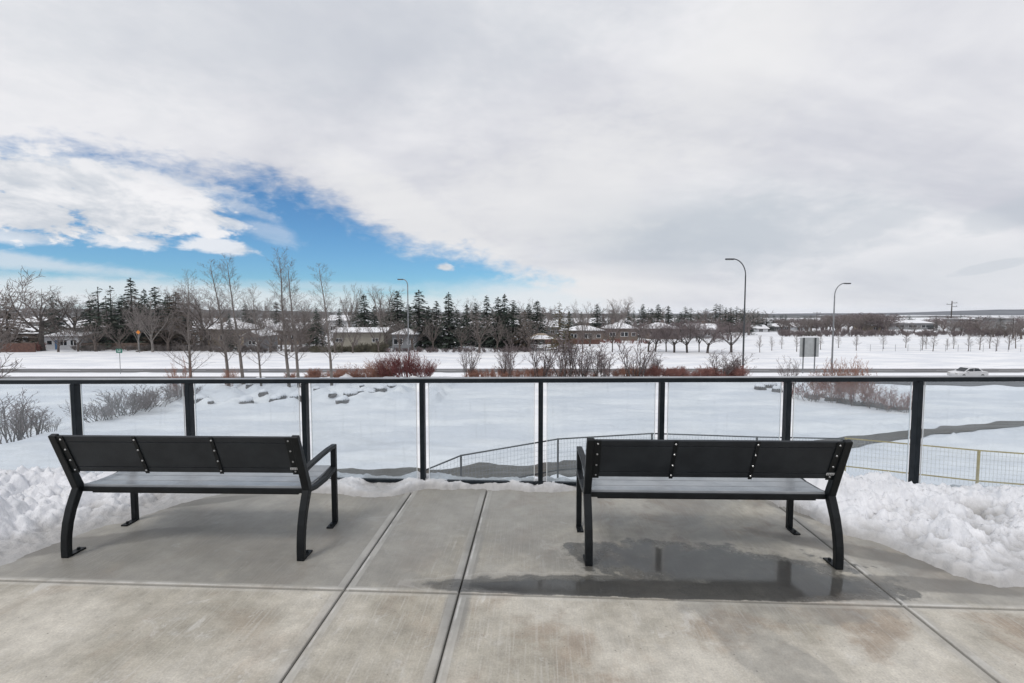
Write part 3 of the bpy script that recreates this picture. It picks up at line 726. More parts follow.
KIND = {
 # unit trees about 10 m tall
 'spreading': dict(BASE, L=4.0, r=.20, seg=[4, 6, 5, 4, 2], n=[6, 7, 6, 5, 0], taper=[.8, .35, .35, .4, .5], wob=[.08, .22, .28, .3, .3], up=[.0, .07, .07, .04, .03], start=[.55, .25, .2, .2], ang=[42, 48, 45, 45], len=[1.35, .52, .55, .5], fall=[.1, .35, .35, .3], rr=[.62, .5, .5, .55], rmin=.016),
 'round': dict(BASE, L=3.2, r=.20, seg=[3, 6, 5, 4, 2], n=[9, 8, 7, 4, 0], taper=[.8, .3, .3, .4, .5], wob=[.05, .13, .2, .25, .3], up=[.0, .10, .08, .05, .03], start=[.5, .2, .2, .2], ang=[34, 36, 38, 40], len=[1.9, .42, .5, .5], fall=[.1, .35, .3, .3], rr=[.5, .5, .5, .55], rmin=.015),
 'aspen': dict(BASE, L=10, r=.085, trunk_levels=1, seg=[14, 5, 3, 2], n=[46, 7, 3, 0], taper=[.12, .3, .4, .5], wob=[.025, .10, .18, .2], up=[.02, .12, .08, .05], start=[.22, .25, .2], ang=[40, 32, 35], len=[.19, .42, .5], fall=[.62, .3, .3], rr=[.30, .5, .6], rmin=.006),
 'orchard': dict(BASE, L=3.0, r=.21, seg=[3, 6, 5, 4, 2], n=[8, 9, 7, 5, 0], taper=[.85, .3, .35, .4, .5], wob=[.06, .16, .25, .3, .3], up=[.0, .03, .05, .04, .03], start=[.65, .25, .2, .2], ang=[44, 40, 42, 42], len=[2.1, .38, .5, .5], fall=[.05, .3, .3, .3], rr=[.5, .45, .5, .55], rmin=.018),
 'sapling': dict(BASE, L=9, r=.11, trunk_levels=1, seg=[8, 4, 3], n=[26, 6, 0], taper=[.2, .3, .4], wob=[.03, .1, .2], up=[.02, .12, .1], start=[.25, .2], ang=[38, 35], len=[.26, .5], fall=[.6, .3], rr=[.4, .5], rmin=.03),
}
SHR = dict(trunk_levels=1, seg=[5, 4, 3, 2], taper=[.4, .4, .4, .5], wob=[.09, .14, .2, .2], up=[.03, .06, .05, .05], start=[.15, .2, .2], ang=[24, 30, 34], len=[.5, .5, .5], fall=[.4, .3, .3], rr=[.6, .6, .6], n=[7, 4, 2, 0])
def fit(mb_list, height, spread=None):
    zs = [v[2] for m in mb_list for v in m.v]; k = height / max(zs)
    xs_ = sorted(abs(v[0]) for m in mb_list for v in m.v); kx = k
    if spread: kx = (spread / 2) / xs_[int(len(xs_) * .985)]
    for m in mb_list: m.v = [(v[0] * kx, v[1] * kx, v[2] * k) for v in m.v]
PROTO = {}
def bare_tree(kind, seed, height=10, spread=None, bark='bark_brown', twig='twig_brown'):
    rng = random.Random(seed); P = KIND[kind]; a, b = MB(), MB()
    grow([a, b], Vector((0, 0, -.1)), Vector((0, 0, 1)), P['L'], P['r'], 0, rng, P); fit([a, b], height, spread)
    return a, b
def needle_tree(seed, height=10, width=4.6, rows=20, density=9, droop=.35, gap=0.0, big=1.0):
    width *= 1.12
    """crown of drooping boughs carrying many small needle sprays"""
    rng = random.Random(seed); tr, cr = MB(), MB()
    lean = (rng.uniform(-.01, .01), rng.uniform(-.01, .01))
    z = 0; prev = Vector((0, 0, -.1))
    for i in range(6):
        nz = height * (i + 1) / 6; q_ = Vector((lean[0] * nz, lean[1] * nz, nz)); tr.tube(prev, q_, .17 * (1 - i / 6.3), .17 * (1 - (i + 1) / 6.3), 6); prev = q_
    for j in range(rows):
        t = (j + .3) / rows; zc = height * (.07 + .92 * t); rmax = width / 2 * (1 - t) ** .85 * rng.uniform(.78, 1.12) + .10
        nb = max(4, int(density * (1 - .5 * t)))
        for k in range(nb):
            if rng.random() < gap: continue
            a = 2 * math.pi * (k + rng.random() * .8) / nb + j; L = rmax * rng.uniform(.7, 1.15)
            dr = droop * rng.uniform(.5, 1.3); base = Vector((lean[0] * zc, lean[1] * zc, zc + rng.uniform(-.5, .5) * height / rows))
            u = Vector((math.cos(a), math.sin(a), 0)); sd2 = Vector((-u.y, u.x, 0))
            tip = base + u * L + Vector((0, 0, -dr * L))
            cr.tube(base, tip, .03, .012, 3)
            m_ = max(5, int(L / .085))
            for s in range(m_):
                f = (s + rng.random()) / m_; f = f ** .8; c = base.lerp(tip, f) + Vector((0, 0, .06 * math.sin(f * 3.1)))
                ll = rng.uniform(.30, .62) * (1.15 - .5 * f) * (.6 + .4 * (1 - t)); ww = rng.uniform(.09, .19)
                dd = (sd2 * rng.choice((-1, 1)) * rng.uniform(.4, 1) + u * rng.uniform(.2, .9) + Vector((0, 0, rng.uniform(-.7, .15)))).normalized()
                sw = dd.cross(Vector((rng.uniform(-.6, .6), rng.uniform(-.6, .6), 1))).normalized() * ww
                e = c + dd * ll
                cr.quad(c - sw * .6, c + dd * ll * .5 - sw, e, c + dd * ll * .5 + sw)
    for s in range(10):
        dd = Vector((rng.uniform(-.3, .3), rng.uniform(-.3, .3), 1)).normalized(); c = Vector((lean[0] * height, lean[1] * height, height * .97)); cr.tri(c - Vector((.05, 0, 0)), c + Vector((.05, 0, 0)), c + dd * .35)
    return tr, cr
def shrub(seed, stems, height, radius, rmin=.006, r0=.014, kind=SHR, leafy=None):
    rng = random.Random(seed); a, b = MB(), MB(); P = dict(kind, rmin=rmin)
    for i in range(stems):
        th = rng.random() * 6.283; rr = radius * .35 * math.sqrt(rng.random()); out = rng.random() ** .7
        d = Vector((math.cos(th) * out * radius / height * .9, math.sin(th) * out * radius / height * .9, 1)).normalized()
        grow([a, b], Vector((math.cos(th) * rr, math.sin(th) * rr, -.05)), d, height * rng.uniform(.6, 1.0), r0, 0, rng, P)
    fit([a, b], height, radius * 2)
    return a, b
def put_tree(name, proto, x, y, h=1.0, w=1.0, rz=0, z=None, label=None, cat='tree', group=None, lean=0):
    """first use of a prototype links its meshes; copies share them. proto: dict(meshes, mats)"""
    z = terrain(x, y) if z is None else z
    r = empty(name, (x, y, z), rz, label, cat, group); r.scale = (w, w, h); r.rotation_euler = (0, lean, rz) if lean == 0 else (0, lean, 0)
    for nm, me in proto:
        o = bpy.data.objects.new(nm, me); COL.objects.link(o); o.parent = r
    return r
def mk(pair, names, mats_):
    out_ = []
    for m_, nm, ma in zip(pair, names, mats_):
        me = m_.mesh(nm); me.materials.append(M[ma]); out_.append((nm, me))
    return out_
TC = ('trunk', 'crown')
P_spread = [mk(bare_tree('spreading', s, 10, 10), TC, ('bark_dark', 'twig_brown')) for s in (1, 2, 3)]
P_round = [mk(bare_tree('round', s, 10, 8.6), TC, ('bark_grey', 'twig_grey')) for s in (4, 5, 6)]
P_pale = [mk(bare_tree('round', s, 10, 8), TC, ('bark_grey', 'twig_grey')) for s in (7, 8)]
KIND['open'] = dict(KIND['round'], n=[8, 6, 5, 4, 0], rmin=.016)
P_brown = [mk(bare_tree('open', s, 10, 8.5), TC, ('bark_brown', 'twig_brown')) for s in (9, 10, 21)]
P_orch = [mk(bare_tree('orchard', s, 10, 11), TC, ('bark_dark', 'twig_mauve')) for s in (11, 12, 13)]
P_aspen = [mk(bare_tree('aspen', s, 10, 2.6), TC, ('bark_aspen', 'twig_brown')) for s in (14, 15, 16, 17)]
P_sap = [mk(bare_tree('sapling', s, 10, 4), TC, ('bark_brown', 'twig_brown')) for s in (18, 19)]
P_spr = [mk(needle_tree(30 + s, 10, w, 24, 10, dr), TC, ('bark_dark', 'needle')) for s, w, dr in ((0, 4.6, .35), (1, 4.0, .45), (2, 5.2, .3), (3, 3.4, .5))]
P_spr_gappy = [mk(needle_tree(40 + s, 10, 5.2, 17, 7, .25, .25), TC, ('bark_dark', 'needle')) for s in (0, 1)]
P_spr_brown = [mk(needle_tree(50, 10, 6.5, 20, 10, .2, .1), TC, ('bark_dark', 'needle_brown'))]
P_gold = [mk(needle_tree(52, 10, 6.0, 18, 9, .1, .2), TC, ('bark_brown', 'needle_gold'))]
P_far_spr = [mk(needle_tree(60 + s, 10, 5.2, 14, 7, .35), TC, ('bark_dark', 'needle')) for s in (0, 1)]

def place_row(name, protos, rows, group, lab, seed, Ydef=108, cat='tree', minh=None):
    """rows: (px, top_y, base_y or None, width factor, own label or None, proto index or None)"""
    rng = random.Random(seed); rows = sorted(rows, key=lambda r: r[0]); plain = 0
    for i, rw in enumerate(rows):
        px, ty, Y, w = rw[:4]; own = rw[4] if len(rw) > 4 else None
        x = at(px, Y=Y).x; zb = terrain(x, Y); zt = H + (312 - ty) * Y / F; h = (zt - zb) / 10
        pr = protos[i % len(protos)]
        if not own: plain += 1
        put_tree(name, pr, x, Y, h, h * w * (1.5 if name == 'spruce_tree' else 1), rng.uniform(0, 6.28), None, own or lab.format(ORD[plain - 1] if plain <= len(ORD) else 'last'), cat, group)

# --- spruces behind the street, left and middle
place_row('spruce_tree', P_spr, [
 (53, 295, 112, .85, 'narrow dark spruce right of the big forked bare tree on the left'),
 (132, 278, 114, 1.05, 'tallest dark spruce above the orange diamond sign'),
 (144, 289, 118, .8), (155, 287, 113, 1.0, 'dark spruce just right of the tallest one above the orange sign'), (246, 303, 135, 1.1, 'small dark spruce beyond the bungalow with the long snowy roof'),
 (90, 300, 121, 1.2), (122, 296, 120, 1.2), (139, 301, 119, 1.4), (163, 300, 121, 1.4), (168, 295, 126, 1.0), (186, 304, 127, 1.2), (339, 308, 140, 1.0), (375, 306, 135, 1.1), (408, 303, 132, 1.0), (428, 306, 128, 1.2), (457, 309, 126, 1.2), (229, 312, 104, .55, 'slim little spruce in front of the snowy roofed bungalow'), (254, 309, 138, 1.0), (316, 308, 106, .8, 'bushy small spruce left of the beige bungalow'),
 (277, 302, 128, 1.0), (364, 294, 116, 1.0, 'dark spruce standing right behind the beige bungalow'), (398, 291, 122, 1.05, 'dark spruce just left of the street lamp by the red bush'),
 (419, 290, 112, 1.25, 'broad dark spruce just right of the street lamp by the red bush'), (437, 301, 116, 1.0), (449, 292, 110, 1.05, 'tall pointed spruce standing apart over the snowy yard'),
 (466, 304, 124, .95), (476, 303, 120, 1.0), (487, 295, 116, .95, 'tall spruce at the left of the thick dark clump'), (498, 297, 113, 1.15, 'broad spruce in the middle of the thick dark clump'), (504, 294, 118, .9), (513, 300, 111, 1.15, 'dark spruce at the right edge of the thick dark clump'),
 (529, 303, 128, 1.0), (537, 300, 126, 1.1, 'dark spruce behind the snow capped gazebo'), (569, 311, 140, 1.0), (597, 304, 150, 1.15, 'solitary dark spruce left of the tall pale bare tree'), (581, 312, 152, 1.0), (613, 313, 155, 1.3), (628, 311, 150, 1.1), (643, 304, 160, 1.0), (652, 308, 158, 1.2), (658, 304, 163, 1.0), (669, 306, 162, 1.2, 'dark pointed spruce alone in the gap above the orchard rows'), (681, 312, 170, 1.2)],
 'spruces behind the street', '{} of the plain dark spruces behind the houses, counted from the left', 1)
place_row('spruce_tree', P_spr_gappy, [(98, 287, 112, 1.15, 'gappy dark spruce with bare lower boughs left of the orange sign'), (111, 286, 118, .95, 'thin gappy spruce leaning on its larger neighbour left of the orange sign'), (107, 296, 108, 1.0, 'lower gappy spruce in front of the pair left of the orange sign')], 'spruces behind the street', 'gappy spruce', 2)
place_row('spruce_tree', P_spr_brown, [(6, 297, 110, 1.2, 'broad rusty brown conifer at the left edge'), (176, 292, 109, 1.2, 'wide brownish conifer right of the dark spruce group'), (524, 310, 106, .9, 'brown conifer just left of the gazebo roof')], 'spruces behind the street', 'brown conifer', 3)
place_row('pine_tree', P_gold, [(559, 301, 99, .95, 'golden brown pine with bare lower trunk right of the gazebo'), (569, 310, 101, .7, 'short golden pine tucked beside the taller golden pine')], None, 'pine', 3)
# far spruce row on the right
rows = [(685, 308, 200, 1.1), (691, 309, 205, 1.1), (698, 313, 208, 1.2), (706, 310, 205, 1.4), (716, 305, 206, 1.2), (720, 306, 203, 1.5), (726, 310, 207, 1.2), (731, 309, 204, 1.2), (737, 308, 206, 1.3), (743, 311, 203, 1.0), (749, 312, 209, 1.3), (754, 313, 205, 1.1), (758, 313, 206, 1.2), (763, 314, 212, 1.2), (767, 315, 208, 1.2), (774, 317, 240, 1.4), (781, 317, 250, 1.4), (786, 319, 245, 1.4), (798, 318, 250, 1.5), (806, 318, 255, 1.5), (811, 317, 250, 1.4)]
place_row('spruce_tree', P_far_spr, [(a, b - 1.5, c, d * 1.35) for a, b, c, d in rows], 'distant spruces on the skyline right of the orchard', '{} distant skyline spruce right of the orchard rows, from the left', 5)
place_row('spruce_tree', P_far_spr, [(937, 320, 215, 1.4, 'small dark conifer at the end of the long low warehouse'), (1001, 318, 190, 1.5, 'dark conifer between the two grey blocks at the right')], None, 'x', 6)

# --- bare trees behind the street
place_row('bare_tree', P_spread, [(41, 279, 103, 1.0, 'big forked bare tree with wide limbs on the left'), (74, 286, 116, .9, 'bare tree with high spreading crown left of the spruces'), (205, 286, 106, .95, 'wide bare tree with leaning limbs left of the snowy roofs')], 'bare trees behind the street', 'x', 10)
place_row('bare_tree', P_pale, [(151, 294, 100, .95, 'pale bare tree with splayed limbs in front of the dark spruces'), (137, 300, 101, .7, 'thin pale bare tree beside the orange sign')], 'bare trees behind the street', 'x', 11)
place_row('bare_tree', P_round, [(350, 281, 124, .72, 'tall fan shaped bare tree standing above the beige bungalow'), (262, 289, 122, .9), (299, 296, 112, .9), (384, 284, 128, .9, 'high airy bare tree left of the street lamp'), (620, 296, 150, .9, 'tallest pale bare tree in the middle distance'), (605, 303, 152, .9), (583, 299, 145, .7), (520, 297, 150, .8), (467, 296, 150, .9), (545, 305, 155, 1), (180, 284, 135, .8), (213, 290, 138, .9), (317, 298, 140, 1), (168, 286, 130, .7), (120, 290, 140, .9)],
 'bare trees behind the street', '{} of the greyish bare trees among the houses, from the left', 12)
place_row('bare_tree', P_brown, [(386, 305, 100, .8, 'bare tree between the beige bungalow and the grey one'), (433, 314, 101, 1.0, 'low rounded bare tree left of the tall pointed spruce'), (479, 310, 99, .95, 'bare tree with straight trunk in the snowy yard'), (497, 313, 101, 1.0, 'bare brown tree with leaning trunk right of the snowy yard'), (528, 312, 101, .9), (280, 306, 104, 1.1), (300, 309, 108, 1.1), (334, 318, 98, .7), (583, 308, 97, .5, 'slim bare tree with twin trunks left of the small orchard tree'), (94, 316, 101, 1.1), (118, 318, 100, 1.3), (209, 320, 103, 1.2), (221, 322, 101, 1.1), (237, 323, 100, 1.1), (258, 319, 101, 1.3), (269, 322, 100, 1.2), (291, 318, 101, 1.2), (309, 322, 103, 1.2), (322, 317, 118, 1.2), (352, 320, 98, .8), (378, 319, 99, .9), (399, 320, 98.5, .8), (341, 325, 98, .6), (56, 322, 100, 1.0), (76, 324, 101, 1.0), (553, 321, 112, 1.2), (590, 321, 115, 1.2), (65, 312, 108, 1.3), (193, 306, 104, 1.0), (412, 314, 104, 1.0), (461, 324, 104, 1.0), (510, 324, 103, 1.0), (7, 318, 104, 1.3), (642, 313, 130, 1.3), (167, 312, 102, 1.1), (248, 318, 112, 1)],
 'bare trees behind the street', '{} of the low brown bare trees between the houses, from the left', 13)
# orchard rows
place_row('orchard_tree', P_orch, [(613, 313, 98, .82, 'orchard tree standing alone left of the rows'), (649, 317, 100, .9), (656, 318, 101, .9), (667, 317, 101, 1.0), (675, 316, 99, 1.0), (688, 317, 99, 1.05), (700, 318, 101, 1.0), (708.5, 317, 98.5, 1.05), (732.5, 317, 101, 1.1, 'round orchard tree at the right end of the rows, left of the lamp post')],
 'orchard trees in rows on the snow', '{} orchard tree from the left in the snowy rows', 14)
place_row('orchard_tree', P_orch, [(640, 318, 135, 1.1), (661, 319, 130, 1.1), (682, 319, 135, 1.1), (697, 319, 140, 1.2), (715, 318, 138, 1.2), (729, 319, 142, 1.2), (744, 320, 140, 1.0)],
 'orchard trees in the back row', '{} hazy orchard tree of the back row, from the left', 15)
# saplings on the field
sp = [(761, 335), (773, 336), (783, 336), (798, 333), (822, 333), (840, 334), (858, 334), (885, 333), (907.5, 330), (924, 333), (928, 335), (935, 333), (949, 338), (955.5, 335), (970.5, 334), (982, 331), (992, 331), (999, 335), (1011, 331), (1018, 322)]
place_row('young_tree', P_sap, [(px, ty, 101 + (k * 37 % 11), 1.0 if ty > 323 else .8) for k, (px, ty) in enumerate(sp)], 'young trees planted on the snowy field', '{} young bare tree on the snowy field, from the left', 16)

# brown tree belt at the right of the field: trees one can tell apart in front, wood behind as a mass
belt = [(782, 318, 205), (790, 317, 205), (808, 317, 190), (800, 316, 200), (812, 314, 205), (826, 313, 200), (838, 313, 196), (849, 314, 198), (858, 312, 196), (868, 313, 200), (878, 314, 205), (889, 319, 190), (902, 321, 190), (915, 322, 185), (944, 316, 185), (953, 320, 175), (962, 318, 175), (972, 319, 170), (984, 318, 165), (995, 321, 160), (1006, 319, 158), (1015, 321, 155), (1023, 319, 150)]
place_row('bare_tree', P_brown, [(a, b, c, 1.4) for a, b, c in belt], 'brown bare trees bordering the field on the right', '{} brown bare tree bordering the field on the right, from the left', 17)
def mass(name, label, items, src, m, seed):
    rng = random.Random(seed); mb = MB()
    for (x, y, h, w) in items:
        s_ = rng.choice(src); a = rng.random() * 6.283; ca, sa = math.cos(a), math.sin(a); b = len(mb.v); z = terrain(x, y)
        for v in s_.v: mb.v.append((x + (v[0] * ca - v[1] * sa) * h * w / 10, y + (v[0] * sa + v[1] * ca) * h * w / 10, z + v[2] * h / 10))
        for f in s_.f: mb.f.append(tuple(b + i for i in f))
    tag(mb.build(name, M[m]), label, kind='stuff')
def merge(a, b): m_ = MB(); m_.v = list(a.v) + list(b.v); n = len(a.v); m_.f = list(a.f) + [tuple(n + i for i in f) for f in b.f]; return m_
SM = dict(KIND['round'], n=[7, 6, 5, 0], seg=[2, 4, 3, 2], rmin=.05)
KIND['far'] = SM
far_src = [merge(*bare_tree('far', s, 10, 10)) for s in (70, 71)]
far_con = [merge(*needle_tree(80 + s, 10, 6, 11, 6, .35)) for s in (0, 1)]
rng = random.Random(9)
def band(n, px0, px1, Y0, Y1, t0, t1, w):
    o = []
    for _ in range(n):
        px = rng.uniform(px0, px1); Y = rng.uniform(Y0, Y1); x = at(px, Y=Y).x; ty = rng.uniform(t0, t1); h = H + (312 - ty) * Y / F - terrain(x, Y)
        if h > 1: o.append((x, Y, h, w))
    return o
mass('distant_wood', 'mass of bare brown trees far behind the field on the right', band(44, 770, 830, 210, 330, 317, 322, 1.7) + band(60, 830, 890, 195, 330, 312, 319, 1.7) + band(20, 890, 940, 245, 330, 318, 321, 1.7) + band(95, 940, 1120, 190, 330, 315, 322, 1.7), far_src, 'twig_mauve', 1)
mass('distant_wood', 'mass of bare grey trees behind the houses on the left', band(34, -120, 330, 150, 260, 304, 320, 1.3), far_src, 'twig_brown', 2)
mass('distant_wood', 'mass of bare trees behind the houses in the middle', band(46, 330, 770, 170, 300, 305, 320, 1.4), far_src, 'twig_brown', 3)
mass('distant_conifers', 'dark conifers scattered through the far neighbourhood', band(110, -120, 760, 160, 340, 307, 315, 1.4) + band(50, 740, 1100, 240, 420, 314, 319, 1.8), far_con, 'needle', 4)
# brush and hedges along the back of the verge
def brush(name, label, px0, px1, Y, h, m, seed, n, kindstuff=True, dy=2.0):
    rng = random.Random(seed); mb = MB(); fine_ = name == 'dogwood_hedge'; src = [merge(*(shrub(seed + k, 7, 1.0, .40, .006, .010) if fine_ else shrub(seed + k, 9, 1.0, .55, .012, .02))) for k in (0, 1, 2)]
    for _ in range(n):
        px = rng.uniform(px0, px1); Yk = Y + rng.uniform(-dy, dy); x = at(px, Y=Yk).x; z = terrain(x, Yk); s_ = rng.choice(src); hh = h * rng.uniform(.5, 1.2) * (.6 + .8 * abs(noise.noise(Vector((x * .4, 0, seed))))); a = rng.random() * 6.28; ca, sa = math.cos(a), math.sin(a); b = len(mb.v); ww = hh * rng.uniform(.9, 1.5)
        for v in s_.v: mb.v.append((x + (v[0] * ca - v[1] * sa) * ww, Yk + (v[0] * sa + v[1] * ca) * ww, z + v[2] * hh))
        for f in s_.f: mb.f.append(tuple(b + i for i in f))
    return tag(mb.build(name, M[m]), label, kind='stuff')
brush('brush', 'low grey brush along the back of the verge left of the houses', 70, 215, 104, 1.9, 'twig_grey', 100, 110)
brush('brush', 'rusty brush by the left bungalow', 0, 40, 103, 1.6, 'twig_red', 105, 30)
brush('brush', 'brown brush in front of the snowy roofed bungalow', 195, 315, 102, 1.6, 'twig_brown', 110, 60)
brush('brush', 'olive brown hedge in front of the beige bungalow', 312, 385, 100.5, 2.0, 'olive_hedge', 115, 90, dy=1)
brush('brush', 'grey brush between the bungalow and the snowy yard', 385, 530, 101, 1.5, 'twig_mauve', 120, 70)
brush('brush', 'reddish hedge behind the gazebo yard', 535, 650, 128, 1.6, 'twig_red', 125, 50)
brush('brush', 'scrub at the foot of the brown trees bordering the field', 780, 1080, 172, 3.0, 'twig_mauve', 130, 165, dy=10)
brush('brush', 'patch of brown scrub on the skyline above the big sign back', 802, 822, 168, 2.8, 'twig_brown', 134, 14, dy=4)
# --- young aspens on the terrace
asp = [(188, 188, 268, 0), (226, 219, 258, 1), (241, 231, 252, 2), (259, 258, 283, 3), (287, 279, 246, 0), (297, 291, 256, 2), (330, 326, 262, 1)]
names_ = ['bare young aspen nearest the left, over the second glass panel', 'leaning aspen, left one of the close pair over the third glass panel', 'tall leaning aspen, right one of the close pair over the third glass panel', 'thin short aspen between the two close pairs', 'tallest leaning aspen, left one of the right hand pair', 'slender aspen, right one of the right hand pair', 'lone straight aspen right of the others']
for (bx, tx, ty, k), lb in zip(asp, names_):
    Y = 38.8; x = at(bx, Y=Y).x; xt = at(tx, Y=Y).x; zt = H + (312 - ty) * Y / F; zb = terrain(x, Y); h = zt - zb
    o = put_tree('aspen_tree', P_aspen[k], x, Y, h / 10, h / 10 * .95, 0, None, lb, 'tree', 'young aspens beyond the railing', lean=math.atan2(xt - x, h) or 1e-4)
# small shrub trees on the terrace rim
P_sh_d = [mk(shrub(s, 10, 1.0, .34, .004, .009), ('stems', 'twigs'), ('bark_dark', 'twig_mauve')) for s in (200, 201)]
P_sh_r = [mk(shrub(s, 44, 1.0, .75, .004, .007), ('stems', 'twigs'), ('twig_dark_red', 'twig_dark_red')) for s in (210, 211)]
P_sh_o = [mk(shrub(s, 24, 1.0, .7, .004, .007), ('stems', 'twigs'), ('twig_orange', 'twig_orange')) for s in (220, 221)]
P_sh_b = [mk(shrub(s, 12, 1.0, .5, .004, .008), ('stems', 'twigs'), ('bark_brown', 'twig_red')) for s in (240, 241)]
P_sh_g = [mk(shrub(s, 13, 1.0, .8, .005, .009), ('stems', 'twigs'), ('bark_dark', 'twig_mauve')) for s in (230, 231)]
def put_shrubs(lst, protos, name, group, cat='shrub'):
    rng = random.Random(len(lst))
    for i, (px, py, ty, Y, w, lb) in enumerate(lst):
        x = at(px, Y=Y).x; z = terrain(x, Y); h = H + (312 - ty) * Y / F - z
        put_tree(name, protos[i % len(protos)], x, Y, h, h * w, rng.uniform(0, 6.28), None, lb, cat, group)
put_shrubs([(468, 0, 341, 46, .9, 'sparse bare bush left of the small forked tree'), (507, 0, 338, 45.5, .9, 'small forked bare tree over the red hedge'), (541, 0, 333, 45.2, 1.1, 'dark vase shaped bush directly above the middle rail post'), (565, 0, 328, 44.5, 1.1, 'dark upright bush right of the middle rail post'), (582, 0, 342, 45, 1.4, 'reddish low bush between the dark upright bushes'), (603, 0, 340, 45, 1.3, 'branching bare bush left of the round dark bush'), (635, 0, 334, 44.6, 1.2, 'round dense dark bush in front of the lone orchard tree'), (655, 0, 350, 46, 1.0, 'sparse twiggy bush at the left end of the red hedge'), (722, 0, 348, 46, 1.4, 'low dark bush left of the tall street lamp'), (736, 0, 351, 46.5, 1.3, 'low dark bush at the foot of the tall street lamp')], P_sh_d, 'bare_bush', 'bushes along the rim of the terrace')
put_shrubs([(405, 0, 345, 44.0, .70, 'large dark red dogwood bush below the left street lamp'), (389, 0, 352, 44.6, .9, 'smaller red dogwood at the left of the large red one'), (422, 0, 356, 44.2, .9, 'low red dogwood at the right of the large red one')], P_sh_r, 'dogwood_bush', 'dark red dogwoods')
put_shrubs([(177, 0, 350, 37.5, .30, 'small sapling with rust coloured leaves left of the nearest aspen'), (373, 0, 357, 44.5, 1.2, 'orange twigged dogwood left of the dark red bush'), (350, 0, 361, 44.5, 1.2, 'low orange twigged dogwood right of the lone aspen'), (226, 0, 366, 38.2, .6, 'thin reddish sprouts at the foot of the close aspen pair')], P_sh_o, 'orange_bush', 'orange twigged bushes')
brush('dogwood_hedge', 'low orange and red dogwood hedge on the rim left of the red bush', 165 + 120, 392, 44.8, 1.2, 'twig_orange', 140, 70, dy=.6)
brush('dogwood_hedge', 'low red dogwood hedge on the rim across the middle', 462, 640, 45.8, 1.35, 'twig_orange', 145, 140, dy=.7)
brush('dogwood_hedge', 'low dark red dogwood hedge on the rim up to the tall street lamp', 640, 748, 45.8, 1.4, 'twig_red', 150, 95, dy=.7)
# thicket on the left, below the second glass panel
thick = [(92, 398, 33.5), (106, 392, 33.2), (118, 388, 33.4), (131, 386, 33.8), (144, 384.5, 34.2), (157, 383.5, 34.6), (168, 382.5, 35.0), (180, 381.5, 35.5)]
for i, (px, ty, Y) in enumerate(thick):
    x = at(px, Y=Y - 5.5 + i * .5).x; Yk = Y - 5.5 + i * .5; z = terrain(x, Yk); h = H + (312 - ty) * Yk / F - z
    put_tree('thicket_shrub', P_sh_g[i % 2], x, Yk, h, max(h * 1.15, 1.25), i * 1.3, None, f'{ORD[i]} dense grey shrub of the thicket behind the left bench, from the left', 'shrub', 'grey thicket below the second glass panel')
# right bed: red leaved and brown shrubs among boulders
rs = [(793, 355, 36, .7, 'pale forked bare sapling left of the big sign back'), (820, 370, 37, .6, 'reddish shrub under the big sign back'), (836, 358, 36, .6, 'reddish shrub with upright stems right of the big sign back'), (850, 353, 35, .55, 'tallest reddish shrub with an arching shoot right of the second lamp'), (863, 362, 34, .55, 'reddish shrub at the right end of the clump'),
      (798, 381, 34, 1.3, 'low brown shrub left in the boulder bed'), (815, 380, 33, 1.3, 'low brown shrub second in the boulder bed'), (835, 379, 32.5, 1.3, 'low brown shrub in the middle of the boulder bed'), (858, 379, 31.5, 1.3, 'low brown shrub right of the middle of the boulder bed'), (880, 382, 30.5, 1.2, 'brown shrub near the right end of the boulder bed'), (897, 386, 29.5, 1.2, 'last brown shrub of the boulder bed beside the rail post'), (908, 392, 29, 1.1, 'small brown shrub touching the right rail post')]
for i, (px, ty, Y, w, lb) in enumerate(rs):
    x = at(px, Y=Y).x; z = terrain(x, Y); h = H + (312 - ty) * Y / F - z; pr = P_sh_o if i < 5 else P_sh_b
    if i == 0: pr = P_sh_d
    put_tree('bed_shrub', pr[i % 2], x, Y, h, max(h * w, .5), i * 1.7, None, lb, 'shrub', 'shrubs of the boulder bed')
# near bare tree at the left edge
n_t = mk(bare_tree('round', 91, 10, 8), TC, ('bark_brown', 'twig_brown'))
x = at(-58, Y=27).x; put_tree('bare_tree', n_t, x, 27, (H + (312 - 262) * 27 / F - terrain(x, 27)) / 10, .85, .6, None, 'near bare tree cut by the left edge, branches reaching over the railing', 'tree')
for i, (px, Y, h) in enumerate([(4, 25, 3.0), (24, 24.6, 2.0), (45, 25, .9)]):
    x = at(px, Y=Y).x; put_tree('bare_bush', P_sh_d[i % 2], x, Y, h, h * 1.4, i, None, ['twiggy bush at the left edge behind the first glass panel', 'small twiggy bush second behind the first glass panel', 'tiny sprig third behind the first glass panel'][i], 'shrub', 'bushes behind the first glass panel')

